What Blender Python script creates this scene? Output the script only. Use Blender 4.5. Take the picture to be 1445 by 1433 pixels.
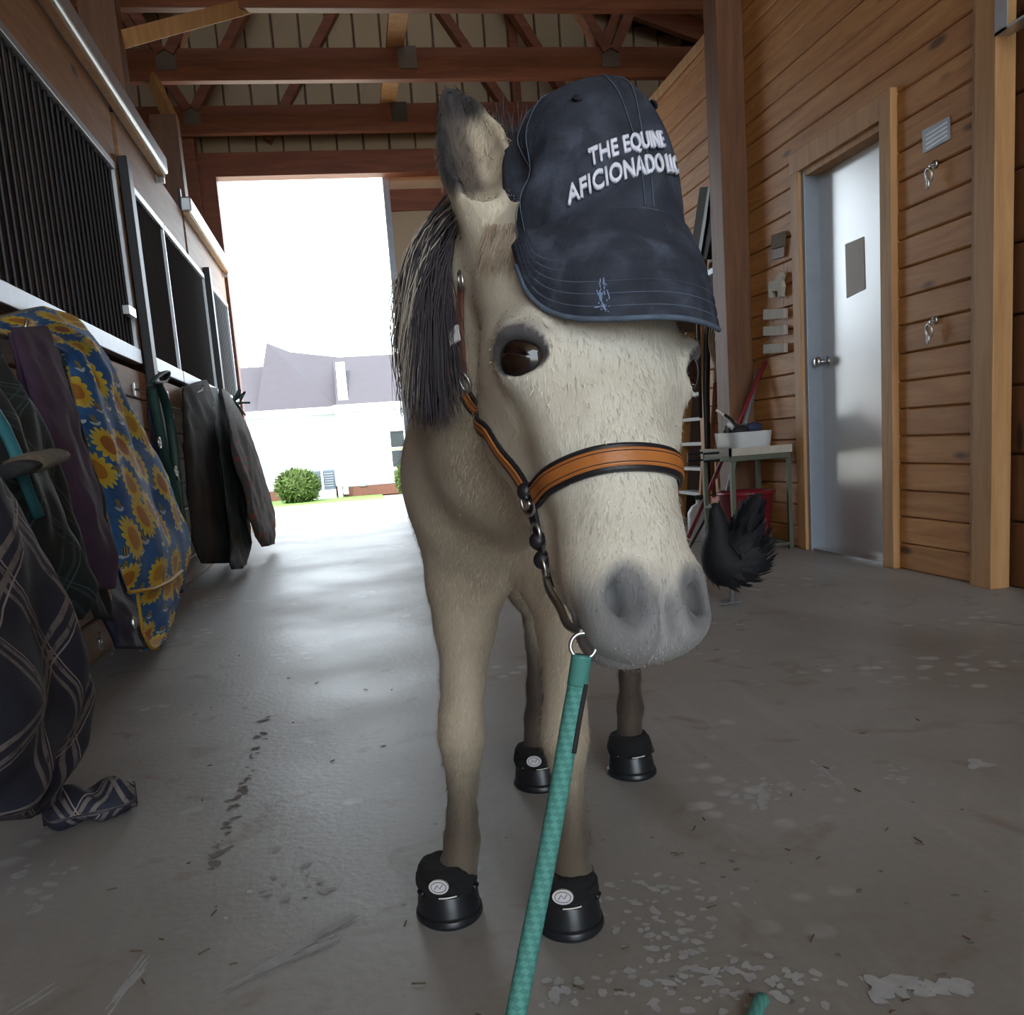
import bpy, bmesh, math, random
import numpy as np
from mathutils import Vector, Matrix
random.seed(7); rng = np.random.default_rng(7)
for o in list(bpy.data.objects): bpy.data.objects.remove(o)
scn = bpy.context.scene; COL = scn.collection
# ------------------------------------------------------------------ camera
F, CX, CY = 1300.0, 722.5, 831.0
CAM = np.array([0, 0, .68])
def _rot(yaw, pit, rol):
    f = np.array([math.sin(yaw)*math.cos(pit), math.cos(yaw)*math.cos(pit), -math.sin(pit)])
    r = np.array([math.cos(yaw), -math.sin(yaw), 0]); d = np.cross(f, r)
    c, s = math.cos(rol), math.sin(rol)
    return np.array([c*r+s*d, -s*r+c*d, f])
RM = _rot(*np.radians([9.4, 9.05, 4.21]))
cd = bpy.data.cameras.new('camera'); cam = bpy.data.objects.new('camera', cd); COL.objects.link(cam)
cd.sensor_width = 36; cd.lens = F/1445*36; cd.shift_y = (CY-716.5)/1445
cd.clip_start = .02; cd.clip_end = 300
m = Matrix([[RM[0][i], -RM[1][i], -RM[2][i], CAM[i]] for i in range(3)] + [[0, 0, 0, 1]])
cam.matrix_world = m; scn.camera = cam
def ray(x, y): return RM.T @ np.array([(x-CX)/F, (y-CY)/F, 1.0])
def PX(x, y, X): d = ray(x, y); return CAM + d*(X-CAM[0])/d[0]
def PY(x, y, Y): d = ray(x, y); return CAM + d*(Y-CAM[1])/d[1]
def PZ(x, y, Z): d = ray(x, y); return CAM + d*(Z-CAM[2])/d[2]
def PD(x, y, D): return CAM + ray(x, y)*D
# ------------------------------------------------------------------ light
w = bpy.data.worlds.new('sky'); scn.world = w; w.use_nodes = True
bg = w.node_tree.nodes['Background']; bg.inputs[0].default_value = (.82, .92, 1, 1); bg.inputs[1].default_value = 4.1
sd = bpy.data.lights.new('sun_offscreen', 'SUN'); sd.energy = 5; sd.color = (1, .94, .83); sd.angle = .01
sun = bpy.data.objects.new('sun_offscreen', sd); COL.objects.link(sun); sun.location = (-20, -12, 30)
sun.rotation_euler = Vector((-.5, -.42, .78)).to_track_quat('Z', 'Y').to_euler()
vs = scn.view_settings; vs.view_transform = 'Standard'; vs.look = 'None'; vs.gamma = 1; vs.exposure = 0.75
try: vs.use_curve_mapping = False
except Exception: pass
# ------------------------------------------------------------------ materials
class NT:
    def __init__(s, name):
        s.m = bpy.data.materials.new(name); s.m.use_nodes = True; s.t = s.m.node_tree
        s.b = s.t.nodes['Principled BSDF']
    def n(s, typ, **kw):
        o = s.t.nodes.new(typ)
        for k, v in kw.items():
            if k.startswith('i_'):
                key = k[2:]; key = int(key) if key.isdigit() else key.replace('_', ' ')
                s.put(o.inputs[key], v)
            else: setattr(o, k, v)
        return o
    def put(s, sock, v):
        if isinstance(v, bpy.types.NodeSocket): s.t.links.new(v, sock)
        else:
            if hasattr(sock, 'default_value'):
                if sock.type == 'RGBA' and len(v) == 3: v = (*v, 1)
                sock.default_value = v
    def math(s, op, a, b=None, c=None):
        o = s.n('ShaderNodeMath', operation=op); s.put(o.inputs[0], a)
        if b is not None: s.put(o.inputs[1], b)
        if c is not None: s.put(o.inputs[2], c)
        return o.outputs[0]
    def mix(s, f, a, b, typ='MIX'):
        o = s.n('ShaderNodeMix', data_type='RGBA', blend_type=typ); s.put(o.inputs[0], f); s.put(o.inputs[6], a); s.put(o.inputs[7], b)
        return o.outputs[2]
    def ramp(s, f, stops):
        o = s.n('ShaderNodeValToRGB'); s.put(o.inputs[0], f); e = o.color_ramp.elements
        while len(e) < len(stops): e.new(.5)
        for q, (p, c) in zip(e, stops): q.position = p; q.color = (*c, 1)
        return o.outputs[0]
    def step(s, v, a, b):
        o = s.n('ShaderNodeMapRange'); o.interpolation_type = 'SMOOTHSTEP'; s.put(o.inputs[0], v); o.inputs[1].default_value = a; o.inputs[2].default_value = b
        return o.outputs[0]
    def noise(s, vec, sc, det=3, dist=0):
        o = s.n('ShaderNodeTexNoise', i_Scale=sc, i_Detail=det, i_Distortion=dist); s.put(o.inputs['Vector'], vec); return o.outputs['Fac']
    def bump(s, h, st=.3, d=.01):
        o = s.n('ShaderNodeBump', i_Strength=st, i_Distance=d); s.put(o.inputs['Height'], h); s.put(s.b.inputs['Normal'], o.outputs[0])
    def done(s, col=None, rough=.6, metal=0, spec=None):
        if col is not None: s.put(s.b.inputs['Base Color'], col)
        s.put(s.b.inputs['Roughness'], rough); s.put(s.b.inputs['Metallic'], metal)
        if spec is not None: s.b.inputs['Specular IOR Level'].default_value = spec
        return s.m
def plain(name, c, rough=.6, metal=0, var=.12, sc=14, bump=0, spec=None):
    t = NT(name); co = t.n('ShaderNodeTexCoord').outputs['Object']; f = t.noise(co, sc, 4)
    col = t.mix(f, tuple(x*(1-var) for x in c), tuple(min(1, x*(1+var)) for x in c))
    if bump: t.bump(t.noise(co, sc*8, 3), bump, .004)
    return t.done(col, rough, metal, spec)
def wood(name, dark, mid, light, rough=.55, knots=True, axis='Y', tint=.25):
    t = NT(name); co = t.n('ShaderNodeTexCoord').outputs['Object']; rn = t.n('ShaderNodeObjectInfo').outputs['Random']
    off = t.n('ShaderNodeVectorMath', operation='ADD'); t.put(off.inputs[0], co)
    cmb = t.n('ShaderNodeCombineXYZ'); r2 = t.math('MULTIPLY', rn, 40); 
    for i in range(3): t.put(cmb.inputs[i], r2)
    t.put(off.inputs[1], cmb.outputs[0])
    sc = {'X': (1, 11, 11), 'Y': (11, 1, 11), 'Z': (11, 11, 1)}[axis]
    mp = t.n('ShaderNodeMapping'); t.put(mp.inputs[0], off.outputs[0]); mp.inputs['Scale'].default_value = sc
    g = t.noise(mp.outputs[0], 2.2, 6, .6); g2 = t.noise(mp.outputs[0], 14, 3, .2)
    col = t.ramp(t.math('ADD', t.math('MULTIPLY', g, .75), t.math('MULTIPLY', g2, .25)), [(.3, dark), (.5, mid), (.72, light)])
    col = t.mix(t.math('MULTIPLY', rn, tint), col, tuple(x*.62 for x in mid))
    if knots:
        k = t.n('ShaderNodeTexVoronoi', i_Scale=1.0); mk = t.n('ShaderNodeMapping'); t.put(mk.inputs[0], off.outputs[0])
        mk.inputs['Scale'].default_value = {'X': (2.2, 7, 7), 'Y': (7, 2.2, 7), 'Z': (7, 7, 2.2)}[axis]; t.put(k.inputs['Vector'], mk.outputs[0])
        kk = t.step(k.outputs['Distance'], .17, .06); col = t.mix(kk, col, tuple(x*.34 for x in dark))
    t.bump(g2, .12, .003)
    return t.done(col, rough)
M = {}
M['pine'] = wood('pine', (.34, .125, .029), (.48, .21, .060), (.62, .32, .110), tint=.35)
M['pine_trim'] = wood('pine_trim', (.38, .185, .070), (.49, .26, .105), (.59, .345, .155), axis='Z', knots=False)
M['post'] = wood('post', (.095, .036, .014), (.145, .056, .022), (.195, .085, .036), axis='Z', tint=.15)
M['truss'] = wood('truss', (.15, .042, .017), (.22, .062, .025), (.30, .095, .04), axis='X', tint=.2, knots=False)
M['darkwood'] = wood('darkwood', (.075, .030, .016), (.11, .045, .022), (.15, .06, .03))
M['stallwood'] = wood('stallwood', (.26, .12, .05), (.38, .19, .085), (.48, .27, .13), tint=.3)
M['steel'] = plain('steel', (.62, .63, .64), .28, 1, .1, 30)
M['galv'] = plain('galv', (.62, .66, .72), .42, .85, .12, 22)
M['black_steel'] = plain('black_steel', (.012, .013, .018), .42, .2)
M['black'] = plain('black', (.010, .010, .013), .75)
M['black_leather'] = plain('black_leather', (.012, .012, .016), .42, 0, .2, 60, .1)
M['tan_leather'] = plain('tan_leather', (.42, .145, .035), .38, 0, .18, 40, .1)
M['brown_leather'] = plain('brown_leather', (.20, .085, .06), .5, 0, .2, 40)
M['white'] = plain('white', (.78, .78, .76), .5)
M['cream_metal'] = plain('cream_metal', (.40, .30, .19), .45, .1, .06, 4)
# concrete
t = NT('concrete'); co = t.n('ShaderNodeTexCoord').outputs['Object']
n1 = t.noise(co, 1.6, 5); n2 = t.noise(co, 60, 3); n3 = t.noise(co, 5.5, 6, 1.2)
col = t.ramp(n1, [(.3, (.255, .242, .228)), (.55, (.335, .325, .315)), (.8, (.40, .39, .385))])
col = t.mix(t.math('MULTIPLY', t.step(n3, .55, .75), .7), col, (.20, .145, .11))
col = t.mix(t.math('MULTIPLY', n2, .25), col, (.12, .10, .085))
mp = t.n('ShaderNodeMapping'); t.put(mp.inputs[0], co); mp.inputs['Scale'].default_value = (9, .7, 1); mp.inputs['Rotation'].default_value = (0, 0, -.06)
st = t.noise(mp.outputs[0], 1.5, 5); col = t.mix(t.math('MULTIPLY', t.step(st, .55, .75), .35), col, (.40, .39, .39))
vo = t.n('ShaderNodeTexVoronoi', i_Scale=16.0); t.put(vo.inputs['Vector'], co)
sp = t.math('MULTIPLY', t.step(vo.outputs['Distance'], .42, .2), t.step(t.noise(co, 2.1, 4), .56, .64))
col = t.mix(t.math('MULTIPLY', sp, .75), col, (.50, .52, .55))
t.bump(t.math('ADD', n2, t.math('MULTIPLY', st, .7)), .25, .004)
M['concrete'] = t.done(col, t.ramp(n1, [(.3, (.42,)*3), (.8, (.6,)*3)]), 0, .5)
M['gravel'] = plain('gravel', (.62, .57, .46), .9, 0, .15, 3, .3)
M['grass'] = plain('grass', (.10, .20, .03), .8, 0, .4, 2)
# ------------------------------------------------------------------ mesh helpers
def tag(o, label=None, cat=None, group=None, kind=None):
    if label: o['label'] = label
    if cat: o['category'] = cat
    if group: o['group'] = group
    if kind: o['kind'] = kind
    return o
def link(name, me, mat=None, parent=None, smooth=False):
    o = bpy.data.objects.new(name, me); COL.objects.link(o)
    if mat is not None and len(me.materials) == 0: me.materials.append(M[mat] if isinstance(mat, str) else mat)
    if smooth: me.shade_smooth()
    if parent is not None:
        o.parent = parent; o.matrix_parent_inverse = Matrix.Translation(-Vector(parent.location)) if parent.rotation_euler.to_quaternion().angle < 1e-6 else parent.matrix_basis.inverted()
    return o
def empty(name, loc=(0, 0, 0)):
    o = bpy.data.objects.new(name, None); COL.objects.link(o); o.location = loc; o.empty_display_size = .05; return o
def mesh(name, v, f):
    me = bpy.data.meshes.new(name); me.from_pydata([tuple(map(float, p)) for p in v], [], f); me.update(); return me
class MB:
    def __init__(s): s.v = []; s.f = []; s.uv = None
    def add(s, v, f):
        k = len(s.v); s.v += [tuple(map(float, p)) for p in v]; s.f += [tuple(i+k for i in q) for q in f]; return s
    def box(s, a, b):
        x0, x1 = sorted((a[0], b[0])); y0, y1 = sorted((a[1], b[1])); z0, z1 = sorted((a[2], b[2]))
        return s.add([(x0, y0, z0), (x1, y0, z0), (x1, y1, z0), (x0, y1, z0), (x0, y0, z1), (x1, y0, z1), (x1, y1, z1), (x0, y1, z1)],
                     [(0, 3, 2, 1), (4, 5, 6, 7), (0, 1, 5, 4), (1, 2, 6, 5), (2, 3, 7, 6), (3, 0, 4, 7)])
    def bar(s, p, q, w, h, up=(0, 0, 1)):
        p, q = np.array(p, float), np.array(q, float); d = q-p; d /= np.linalg.norm(d); up = np.array(up, float)
        a = np.cross(d, up); a /= np.linalg.norm(a); b = np.cross(a, d)
        vs = [c+a*sx*w/2+b*sz*h/2 for c in (p, q) for sx, sz in ((-1, -1), (1, -1), (1, 1), (-1, 1))]
        return s.add(vs, [(3, 2, 1, 0), (4, 5, 6, 7), (0, 1, 5, 4), (1, 2, 6, 5), (2, 3, 7, 6), (3, 0, 4, 7)])
    def tube(s, pts, r, n=10, close=False, flat=None):
        P = np.array(pts, float); N = len(P); rr = np.broadcast_to(np.array(r, float), (N,))
        T = np.gradient(P, axis=0) if not close else np.roll(P, -1, 0)-np.roll(P, 1, 0)
        T /= np.linalg.norm(T, axis=1)[:, None]+1e-12
        u = np.cross(T[0], (0, 0, 1)); 
        if np.linalg.norm(u) < .1: u = np.cross(T[0], (1, 0, 0))
        vs = []
        for i in range(N):
            u = u-T[i]*(u@T[i]); u /= np.linalg.norm(u)+1e-12; w_ = np.cross(T[i], u)
            for k in range(n):
                a = 2*math.pi*k/n; vs.append(P[i]+rr[i]*(u*math.cos(a)+w_*math.sin(a)*(flat or 1)))
        fs = []; L = N if close else N-1
        for i in range(L):
            j = (i+1) % N
            for k in range(n): fs.append((i*n+k, i*n+(k+1) % n, j*n+(k+1) % n, j*n+k))
        if not close: fs += [tuple(range(n-1, -1, -1)), tuple((N-1)*n+k for k in range(n))]
        return s.add(vs, fs)
    def cyl(s, p, q, r0, r1=None, n=16): return s.tube([p, q], [r0, r0 if r1 is None else r1], n)
    def ell(s, c, r, n=14, m_=9, rot=None):
        vs = []; c = np.array(c, float)
        for i in range(m_+1):
            th = math.pi*i/m_
            for k in range(n):
                a = 2*math.pi*k/n; p = np.array((r[0]*math.sin(th)*math.cos(a), r[1]*math.sin(th)*math.sin(a), r[2]*math.cos(th)))
                vs.append(c+(rot@p if rot is not None else p))
        fs = [(i*n+k, (i+1)*n+k, (i+1)*n+(k+1) % n, i*n+(k+1) % n) for i in range(m_) for k in range(n)]
        return s.add(vs, fs)
    def lathe(s, c, prof, n=24):
        vs = []; N = len(prof)
        for (r, z) in prof:
            for k in range(n): a = 2*math.pi*k/n; vs.append((c[0]+r*math.cos(a), c[1]+r*math.sin(a), c[2]+z))
        fs = [(i*n+k, i*n+(k+1) % n, (i+1)*n+(k+1) % n, (i+1)*n+k) for i in range(N-1) for k in range(n)]
        return s.add(vs, fs)
    def build(s, name, mat, parent=None, smooth=False, bevel=0):
        me = mesh(name, s.v, s.f)
        if smooth:
            bm = bmesh.new(); bm.from_mesh(me); bmesh.ops.remove_doubles(bm, verts=bm.verts, dist=1e-6); bmesh.ops.recalc_face_normals(bm, faces=bm.faces); bm.to_mesh(me); bm.free()
        o = link(name, me, mat, parent, smooth)
        if bevel:
            md = o.modifiers.new('bevel', 'BEVEL'); md.width = bevel; md.segments = 2; md.limit_method = 'ANGLE'
        return o
def grid(fn, nu, nv, closed_u=False):
    v = [fn(i/(nu if closed_u else nu-1), j/(nv-1)) for j in range(nv) for i in range(nu)]
    f = []; L = nu if closed_u else nu-1
    for j in range(nv-1):
        for i in range(L): f.append((j*nu+i, j*nu+(i+1) % nu, (j+1)*nu+(i+1) % nu, (j+1)*nu+i))
    return v, f
# ================================================================== structure
XL, XR, YE = -.97, 2.36, 9.5           # stall front, tack room wall, end wall
fl = MB().box((-5, -6, -.2), (5.4, YE+.1, 0)).build('floor', 'concrete'); tag(fl, 'grey stained concrete barn aisle floor', kind='structure')
def gfun(u, v):
    y = YE+.1+v*80; x = -60+u*120
    z = -.02-.62*min(1, max(0, (y-10.5)/16))
    return (x, y, z)
v, f = grid(gfun, 12, 60); g_ = link('ground', mesh('ground', v, f), 'gravel'); tag(g_, 'pale sunlit gravel yard beyond the barn door', kind='structure')
yb = MB().box((-60, -60, -.25), (60, -6, -.02)).build('ground_behind', 'gravel'); yb.name = 'ground_yard'; tag(yb, 'pale gravel yard on the other side of the barn', kind='structure')
# --- right wall with individual planks
wr = MB().box((XR+.05, 3.17, 0), (XR+.09, 3.70, 3.0)).box((XR+.05, 4.62, 0), (XR+.09, 5.9, 3.0)).box((XR+.05, 3.7, 2.0), (XR+.09, 4.62, 3.0)).box((XR+.05, 5.9, 1.9), (XR+.09, 9.4, 3.0)).box((XR+.05, 6.7, 0), (XR+.09, 9.4, 1.9)).build('wall_right', 'darkwood')
tag(wr, 'knotty pine plank wall of the tack room', kind='structure')
_pm = {}
def plank(parent, p, q, th, mat, name='plank', ch=.006):
    # board between p and q (long axis Y or X or Z) with chamfered long edges; shares mesh data by size
    p, q = np.minimum(p, q), np.maximum(p, q); d = np.round(q-p, 3); key = (tuple(d), mat)
    if key not in _pm:
        mb = MB().box(-d/2, d/2); me = mesh(name, mb.v, mb.f); bm = bmesh.new(); bm.from_mesh(me)
        bmesh.ops.bevel(bm, geom=bm.edges[:], offset=min(ch, min(d)*.3), segments=1, affect='EDGES'); bm.to_mesh(me); bm.free(); me.materials.append(M[mat]); _pm[key] = me
    o = bpy.data.objects.new(name, _pm[key]); COL.objects.link(o); o.location = (p+q)/2
    if parent is not None:
        o.parent = parent; o.matrix_parent_inverse = Matrix.Translation(-Vector(parent.location))
    return o
BH = .116
for i in range(26):
    z0, z1 = i*BH+.001, (i+1)*BH-.002; z1 = min(z1, 3.0)
    j = random.uniform(-.0015, .0015); x0, x1 = XR+j, XR+.05
    if z0 > 1.97: plank(wr, (x0, 3.17, z0), (x1, 5.15, z1), 0, 'pine')
    else:
        plank(wr, (x0, 3.17, z0), (x1, 3.70, z1), 0, 'pine'); plank(wr, (x0, 4.60, z0), (x1, 5.15, z1), 0, 'pine')
    if z0 > 1.85: plank(wr, (x0, 5.33, z0), (x1, 9.3, z1), 0, 'pine')
    else:
        plank(wr, (x0, 5.33, z0), (x1, 5.88, z1), 0, 'pine'); plank(wr, (x0, 6.70, z0), (x1, 9.3, z1), 0, 'pine')
# wood trims of that wall
def trimpiece(n, a, b, mat='pine_trim', lab='planed pine trim board', bev=.004):
    o = MB().box(a, b).build('trim_%d' % n, mat, None, False, bev); return tag(o, lab, kind='structure')
trimpiece(1, (XR-.035, 3.06, 0), (XR+.045, 3.17, 3.3), 'pine_trim', 'square pine corner post of the tack room wall')
trimpiece(2, (XR-.02, 3.17, 0), (XR+.01, 3.205, 3.0), 'pine_trim', 'narrow pine corner strip beside the corner post')
trimpiece(3, (XR-.15, 5.15, 0), (XR+.05, 5.33, 3.6), 'post', 'heavy dark wooden post between tack room and passage')
trimpiece(4, (XR-.03, 5.33, 0), (XR+.02, 5.37, 1.98), 'pine_trim', 'pale pine strip behind the heavy dark post')
trimpiece(5, (XR-.02, 5.88, 0), (XR+.05, 5.95, 1.9), 'pine_trim', 'pale pine jamb of the dark passage opening')
trimpiece(6, (XR-.02, 6.62, 0), (XR+.05, 6.70, 1.9), 'pine_trim', 'far pine jamb of the dark passage opening')
trimpiece(7, (XR-.02, 5.33, 2.93), (XR+.06, 9.3, 3.0), 'pine_trim', 'pine cap along the top of the plank wall')
# neighbouring dark stained wall, nearer than the corner post
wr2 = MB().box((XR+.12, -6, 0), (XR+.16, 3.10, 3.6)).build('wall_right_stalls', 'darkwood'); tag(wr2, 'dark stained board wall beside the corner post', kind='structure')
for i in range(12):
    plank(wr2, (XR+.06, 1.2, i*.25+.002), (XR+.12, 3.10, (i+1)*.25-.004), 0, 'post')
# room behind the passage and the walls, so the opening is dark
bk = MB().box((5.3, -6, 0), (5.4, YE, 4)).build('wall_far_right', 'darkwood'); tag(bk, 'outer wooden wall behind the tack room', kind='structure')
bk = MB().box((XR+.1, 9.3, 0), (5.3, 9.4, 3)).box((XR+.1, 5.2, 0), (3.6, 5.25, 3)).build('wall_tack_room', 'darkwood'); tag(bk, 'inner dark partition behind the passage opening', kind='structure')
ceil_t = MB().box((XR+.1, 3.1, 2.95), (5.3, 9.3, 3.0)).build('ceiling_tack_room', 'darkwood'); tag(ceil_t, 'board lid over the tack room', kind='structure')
# --- door
M['door_paint'] = plain('door_paint', (.60, .61, .62), .25, .3, .05, 6)
M['jamb_grey'] = plain('jamb_grey', (.30, .34, .40), .4, .2)
dr = empty('door_1', (XR+.08, 4.15, 0)); tag(dr, 'pale grey metal tack room door in pine casing', kind='structure')
MB().box((XR+.075, 3.80, .01), (XR+.115, 4.49, 1.87)).build('door_slab', 'door_paint', dr, False, .003)
MB().box((XR-.005, 4.485, 0), (XR+.12, 4.53, 1.92)).build('jamb', 'jamb_grey', dr, False, .002)
MB().box((XR+.0, 3.77, 0), (XR+.12, 3.80, 1.92)).build('jamb', 'pine_trim', dr, False, .002)
MB().box((XR+.0, 3.77, 1.87), (XR+.12, 4.53, 1.92)).build('jamb', 'pine_trim', dr, False, .002)
MB().box((XR-.03, 3.70, 0), (XR+.03, 3.785, 2.0)).build('casing', 'pine_trim', dr, False, .004)
MB().box((XR-.022, 4.515, 0), (XR+.03, 4.60, 1.92)).build('casing', 'pine_trim', dr, False, .004)
MB().box((XR-.025, 3.785, 1.90), (XR+.03, 4.60, 2.0)).build('casing', 'pine_trim', dr, False, .004)
MB().box((XR+.0, 3.78, 0), (XR+.12, 4.50, .012)).build('threshold', 'steel', dr)
k = MB(); k.tube([(XR+.075, 4.44, .965), (XR+.035, 4.44, .965)], .009, 10); k.tube([(XR+.078, 4.44, .965), (XR+.07, 4.44, .965)], .028, 16)
k.tube([(XR+.04, 4.44, .965), (XR+.03, 4.44, .965), (XR+.015, 4.44, .965), (XR+.008, 4.44, .965)], [.012, .026, .026, .01], 16); k.build('door_knob', 'steel', dr, True)
XP, ZC, EAVE = .78, 3.6, 3.9
def roofz(x): return 5.55-abs(x-XP)*.335
# --- end wall: opening, header, siding panels with ribs
we = MB().box((-4.9, YE, 0), (XL-.12, YE+.05, 5.4)).box((1.75, YE, 0), (5.3, YE+.05, 5.4)).box((XL-.12, YE, 3.5), (1.75, YE+.05, 5.4)).build('wall_end', 'darkwood'); tag(we, 'ribbed cream metal gable wall at the far end', kind='structure')
for i in range(38):
    x0 = -4.55+.25*i; zt = min(roofz(x0), roofz(x0+.23))-.02
    plank(we, (x0, YE-.03, 3.45 if x0 < 1.7 else .02), (x0+.236, YE, max(3.6, round(zt, 2))), 0, 'cream_metal', 'siding_panel', .008)
hb = MB().box((XL-.2, YE-.18, 3.29), (2.4, YE-.02, 3.5)).build('trim_8', 'truss'); tag(hb, 'reddish header beam over the open aisle doorway', kind='structure')
tj = MB().box((XL-.14, YE-.2, 0), (XL+.03, YE-.03, 3.3)).build('trim_9', 'truss'); tag(tj, 'reddish wooden jamb of the open aisle doorway', kind='structure')
tj2 = MB().box((XL-.30, YE-.28, 0), (XL-.12, YE-.1, 3.6)).build('trim_10', 'truss'); tag(tj2, 'reddish post beside the aisle doorway', kind='structure')
# part-closed sliding door at the right of the opening
sdr = empty('sliding_door', (1.2, YE+.1, 0)); tag(sdr, 'tall sliding barn door standing part closed at the far opening', 'door')
MB().box((.60, YE+.07, .03), (.66, YE+.13, 3.4)).build('edge_frame', 'jamb_grey', sdr)
MB().box((.66, YE+.09, .03), (1.95, YE+.11, 3.4)).build('door_skin', 'cream_metal', sdr)
MB().box((.66, YE+.06, 3.0), (1.95, YE+.09, 3.2)).box((.66, YE+.06, .05), (1.95, YE+.09, .25)).build('rail', 'truss', sdr)
MB().box((.585, YE+.06, 0), (.62, YE+.08, .4)).build('door_guide', 'pine_trim', sdr)
# --- roof: two slopes of sheeting with purlins, trusses
ce = MB()
for x0, x1 in ((XP, 5.6), (-5.2, XP)):
    ce.add([(x0, -6.5, roofz(x0)+.1), (x1, -6.5, roofz(x1)+.1), (x1, YE+.5, roofz(x1)+.1), (x0, YE+.5, roofz(x0)+.1), (x0, -6.5, roofz(x0)+.14), (x1, -6.5, roofz(x1)+.14), (x1, YE+.5, roofz(x1)+.14), (x0, YE+.5, roofz(x0)+.14)],
           [(0, 3, 2, 1), (4, 5, 6, 7), (0, 1, 5, 4), (1, 2, 6, 5), (2, 3, 7, 6), (3, 0, 4, 7)])
ce = ce.build('ceiling', 'cream_metal'); tag(ce, 'sheet metal roof over the trusses', kind='structure')
for i in range(15):
    x = -4.9+i*.7
    MB().bar((x, 4.5, roofz(x)+.06), (x, YE, roofz(x)+.06), .14, .06).build('purlin', 'truss', ce)
gus = MB().box((-.075, -.004, -.085), (.075, .004, .085)); gme = mesh('gusset_plate', gus.v, gus.f); M['gusset'] = plain('gusset', (.16, .13, .11), .5, .5); gme.materials.append(M['gusset'])
GL = PY(236, 92, 7.95); GR = PY(859, 66, 7.95)
def truss(y, full, where):
    e = empty('roof_truss', (XP, y, ZC)); tag(e, 'reddish timber roof truss '+where, 'roof truss', 'roof trusses over the aisle')
    e.location = (0, 0, 0)
    MB().box((-4.9, y-.04, ZC), (5.2, y+.04, ZC+.235)).build('bottom_chord', 'truss', e, False, .004)
    if full:
        for sx in (-1, 1):
            xe = XP+sx*5.2
            MB().bar((XP, y, roofz(XP)-.09), (xe, y, roofz(xe)-.09), .08, .2).build('rafter', 'truss', e)
        gx = [GL[0], GR[0]]
        def web(a, b): MB().bar(a, b, .08, .14, (0, 1, 0)).build('web', 'truss', e)
        for s_, g in ((1, gx[0]), (-1, gx[1])):
            web((g+s_*.03, y, ZC+.2), (g+s_*.85, y, roofz(g+s_*.85)-.12))
            web((g-s_*.03, y, ZC+.2), (g-s_*.5, y, roofz(g-s_*.5)-.12))
        for x in gx+[XP, XP-.0]:
            o = bpy.data.objects.new('gusset_plate', gme); COL.objects.link(o); o.location = (x, y-.046, ZC+.16); o.parent = e
    return e
truss(6.75, True, 'nearest the heavy dark post'); truss(7.95, True, 'between two other trusses'); truss(9.15, True, 'standing against the far gable wall')
for yy, ww in ((5.55, 'above the tack room door'), (4.35, 'above the near stall grille'), (3.15, 'above the corner post')): truss(yy, False, ww)
# long braces lying on the chords, gable braces
bz = ZC+.03
for px_, nm in ((543, 'pale long brace running along the aisle on the trusses'),):
    a = PZ(px_, 60, ZC+.06)
    o = MB().box((.62, 3, ZC+.002+.235), (.76, YE, ZC+.275)).build('brace', 'pine_trim'); o.name = 'ceiling_brace'
    tag(o, nm, 'brace')
for x0, z0, x1, z1 in ((-.45, 3.62, .55, 5.15), (2.01, 3.62, 1.01, 5.15), (1.95, 3.55, 1.95, 5.0)):
    o = MB().bar((x0, YE-.1, z0), (x1, YE-.1, z1), .08, .13, (0, 1, 0)).build('gable_brace', 'truss'); o.parent = we
# --- left: stall fronts
wl = MB().box((XL-.05, -6, 0), (XL-.02, YE-.1, 1.16)).build('wall_left', 'darkwood'); tag(wl, 'low plank stall wall under the bar grilles', kind='structure')
bays = [(-5.9, -1.8), (-1.78, 1.58), (1.6, 5.05), (5.17, 6.98), (7.1, 9.3)]
for y0, y1 in bays:
    for i in range(8):
        plank(wl, (XL-.02, y0, i*.145+.002), (XL, y1, (i+1)*.145-.003), 0, 'stallwood')
for y0, y1, lab in ((-5.9, 1.5, 'nearer'), (1.52, 5.0, 'near'), (5.1, 7.0, 'middle'), (7.1, 9.25, 'far')):
    o = MB().box((XL-.03, y0, 2.13), (XL+.005, y1, 2.42)).build('header_board', 'stallwood'); o.parent = wl; o.name = 'header_board'
st_ = empty('stall_interior'); tag(st_, 'dark wooden stalls behind the bar grilles', kind='structure'); st_.name = 'wall_stalls'
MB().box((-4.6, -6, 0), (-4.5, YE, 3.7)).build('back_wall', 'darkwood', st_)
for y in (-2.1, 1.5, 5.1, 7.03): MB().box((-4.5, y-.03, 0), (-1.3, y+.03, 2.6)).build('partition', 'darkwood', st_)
MB().box((-4.5, -5.9, 2.55), (-1.28, YE-.1, 2.6)).build('stall_shade_lid', 'darkwood', st_)  # unseen lid, added to keep roof-space light out of the stalls
wo = MB().box((-4.9, -6, 0), (-4.8, YE, 4)).build('wall_far_left', 'darkwood'); tag(wo, 'outer wooden wall behind the stalls', kind='structure')
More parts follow.
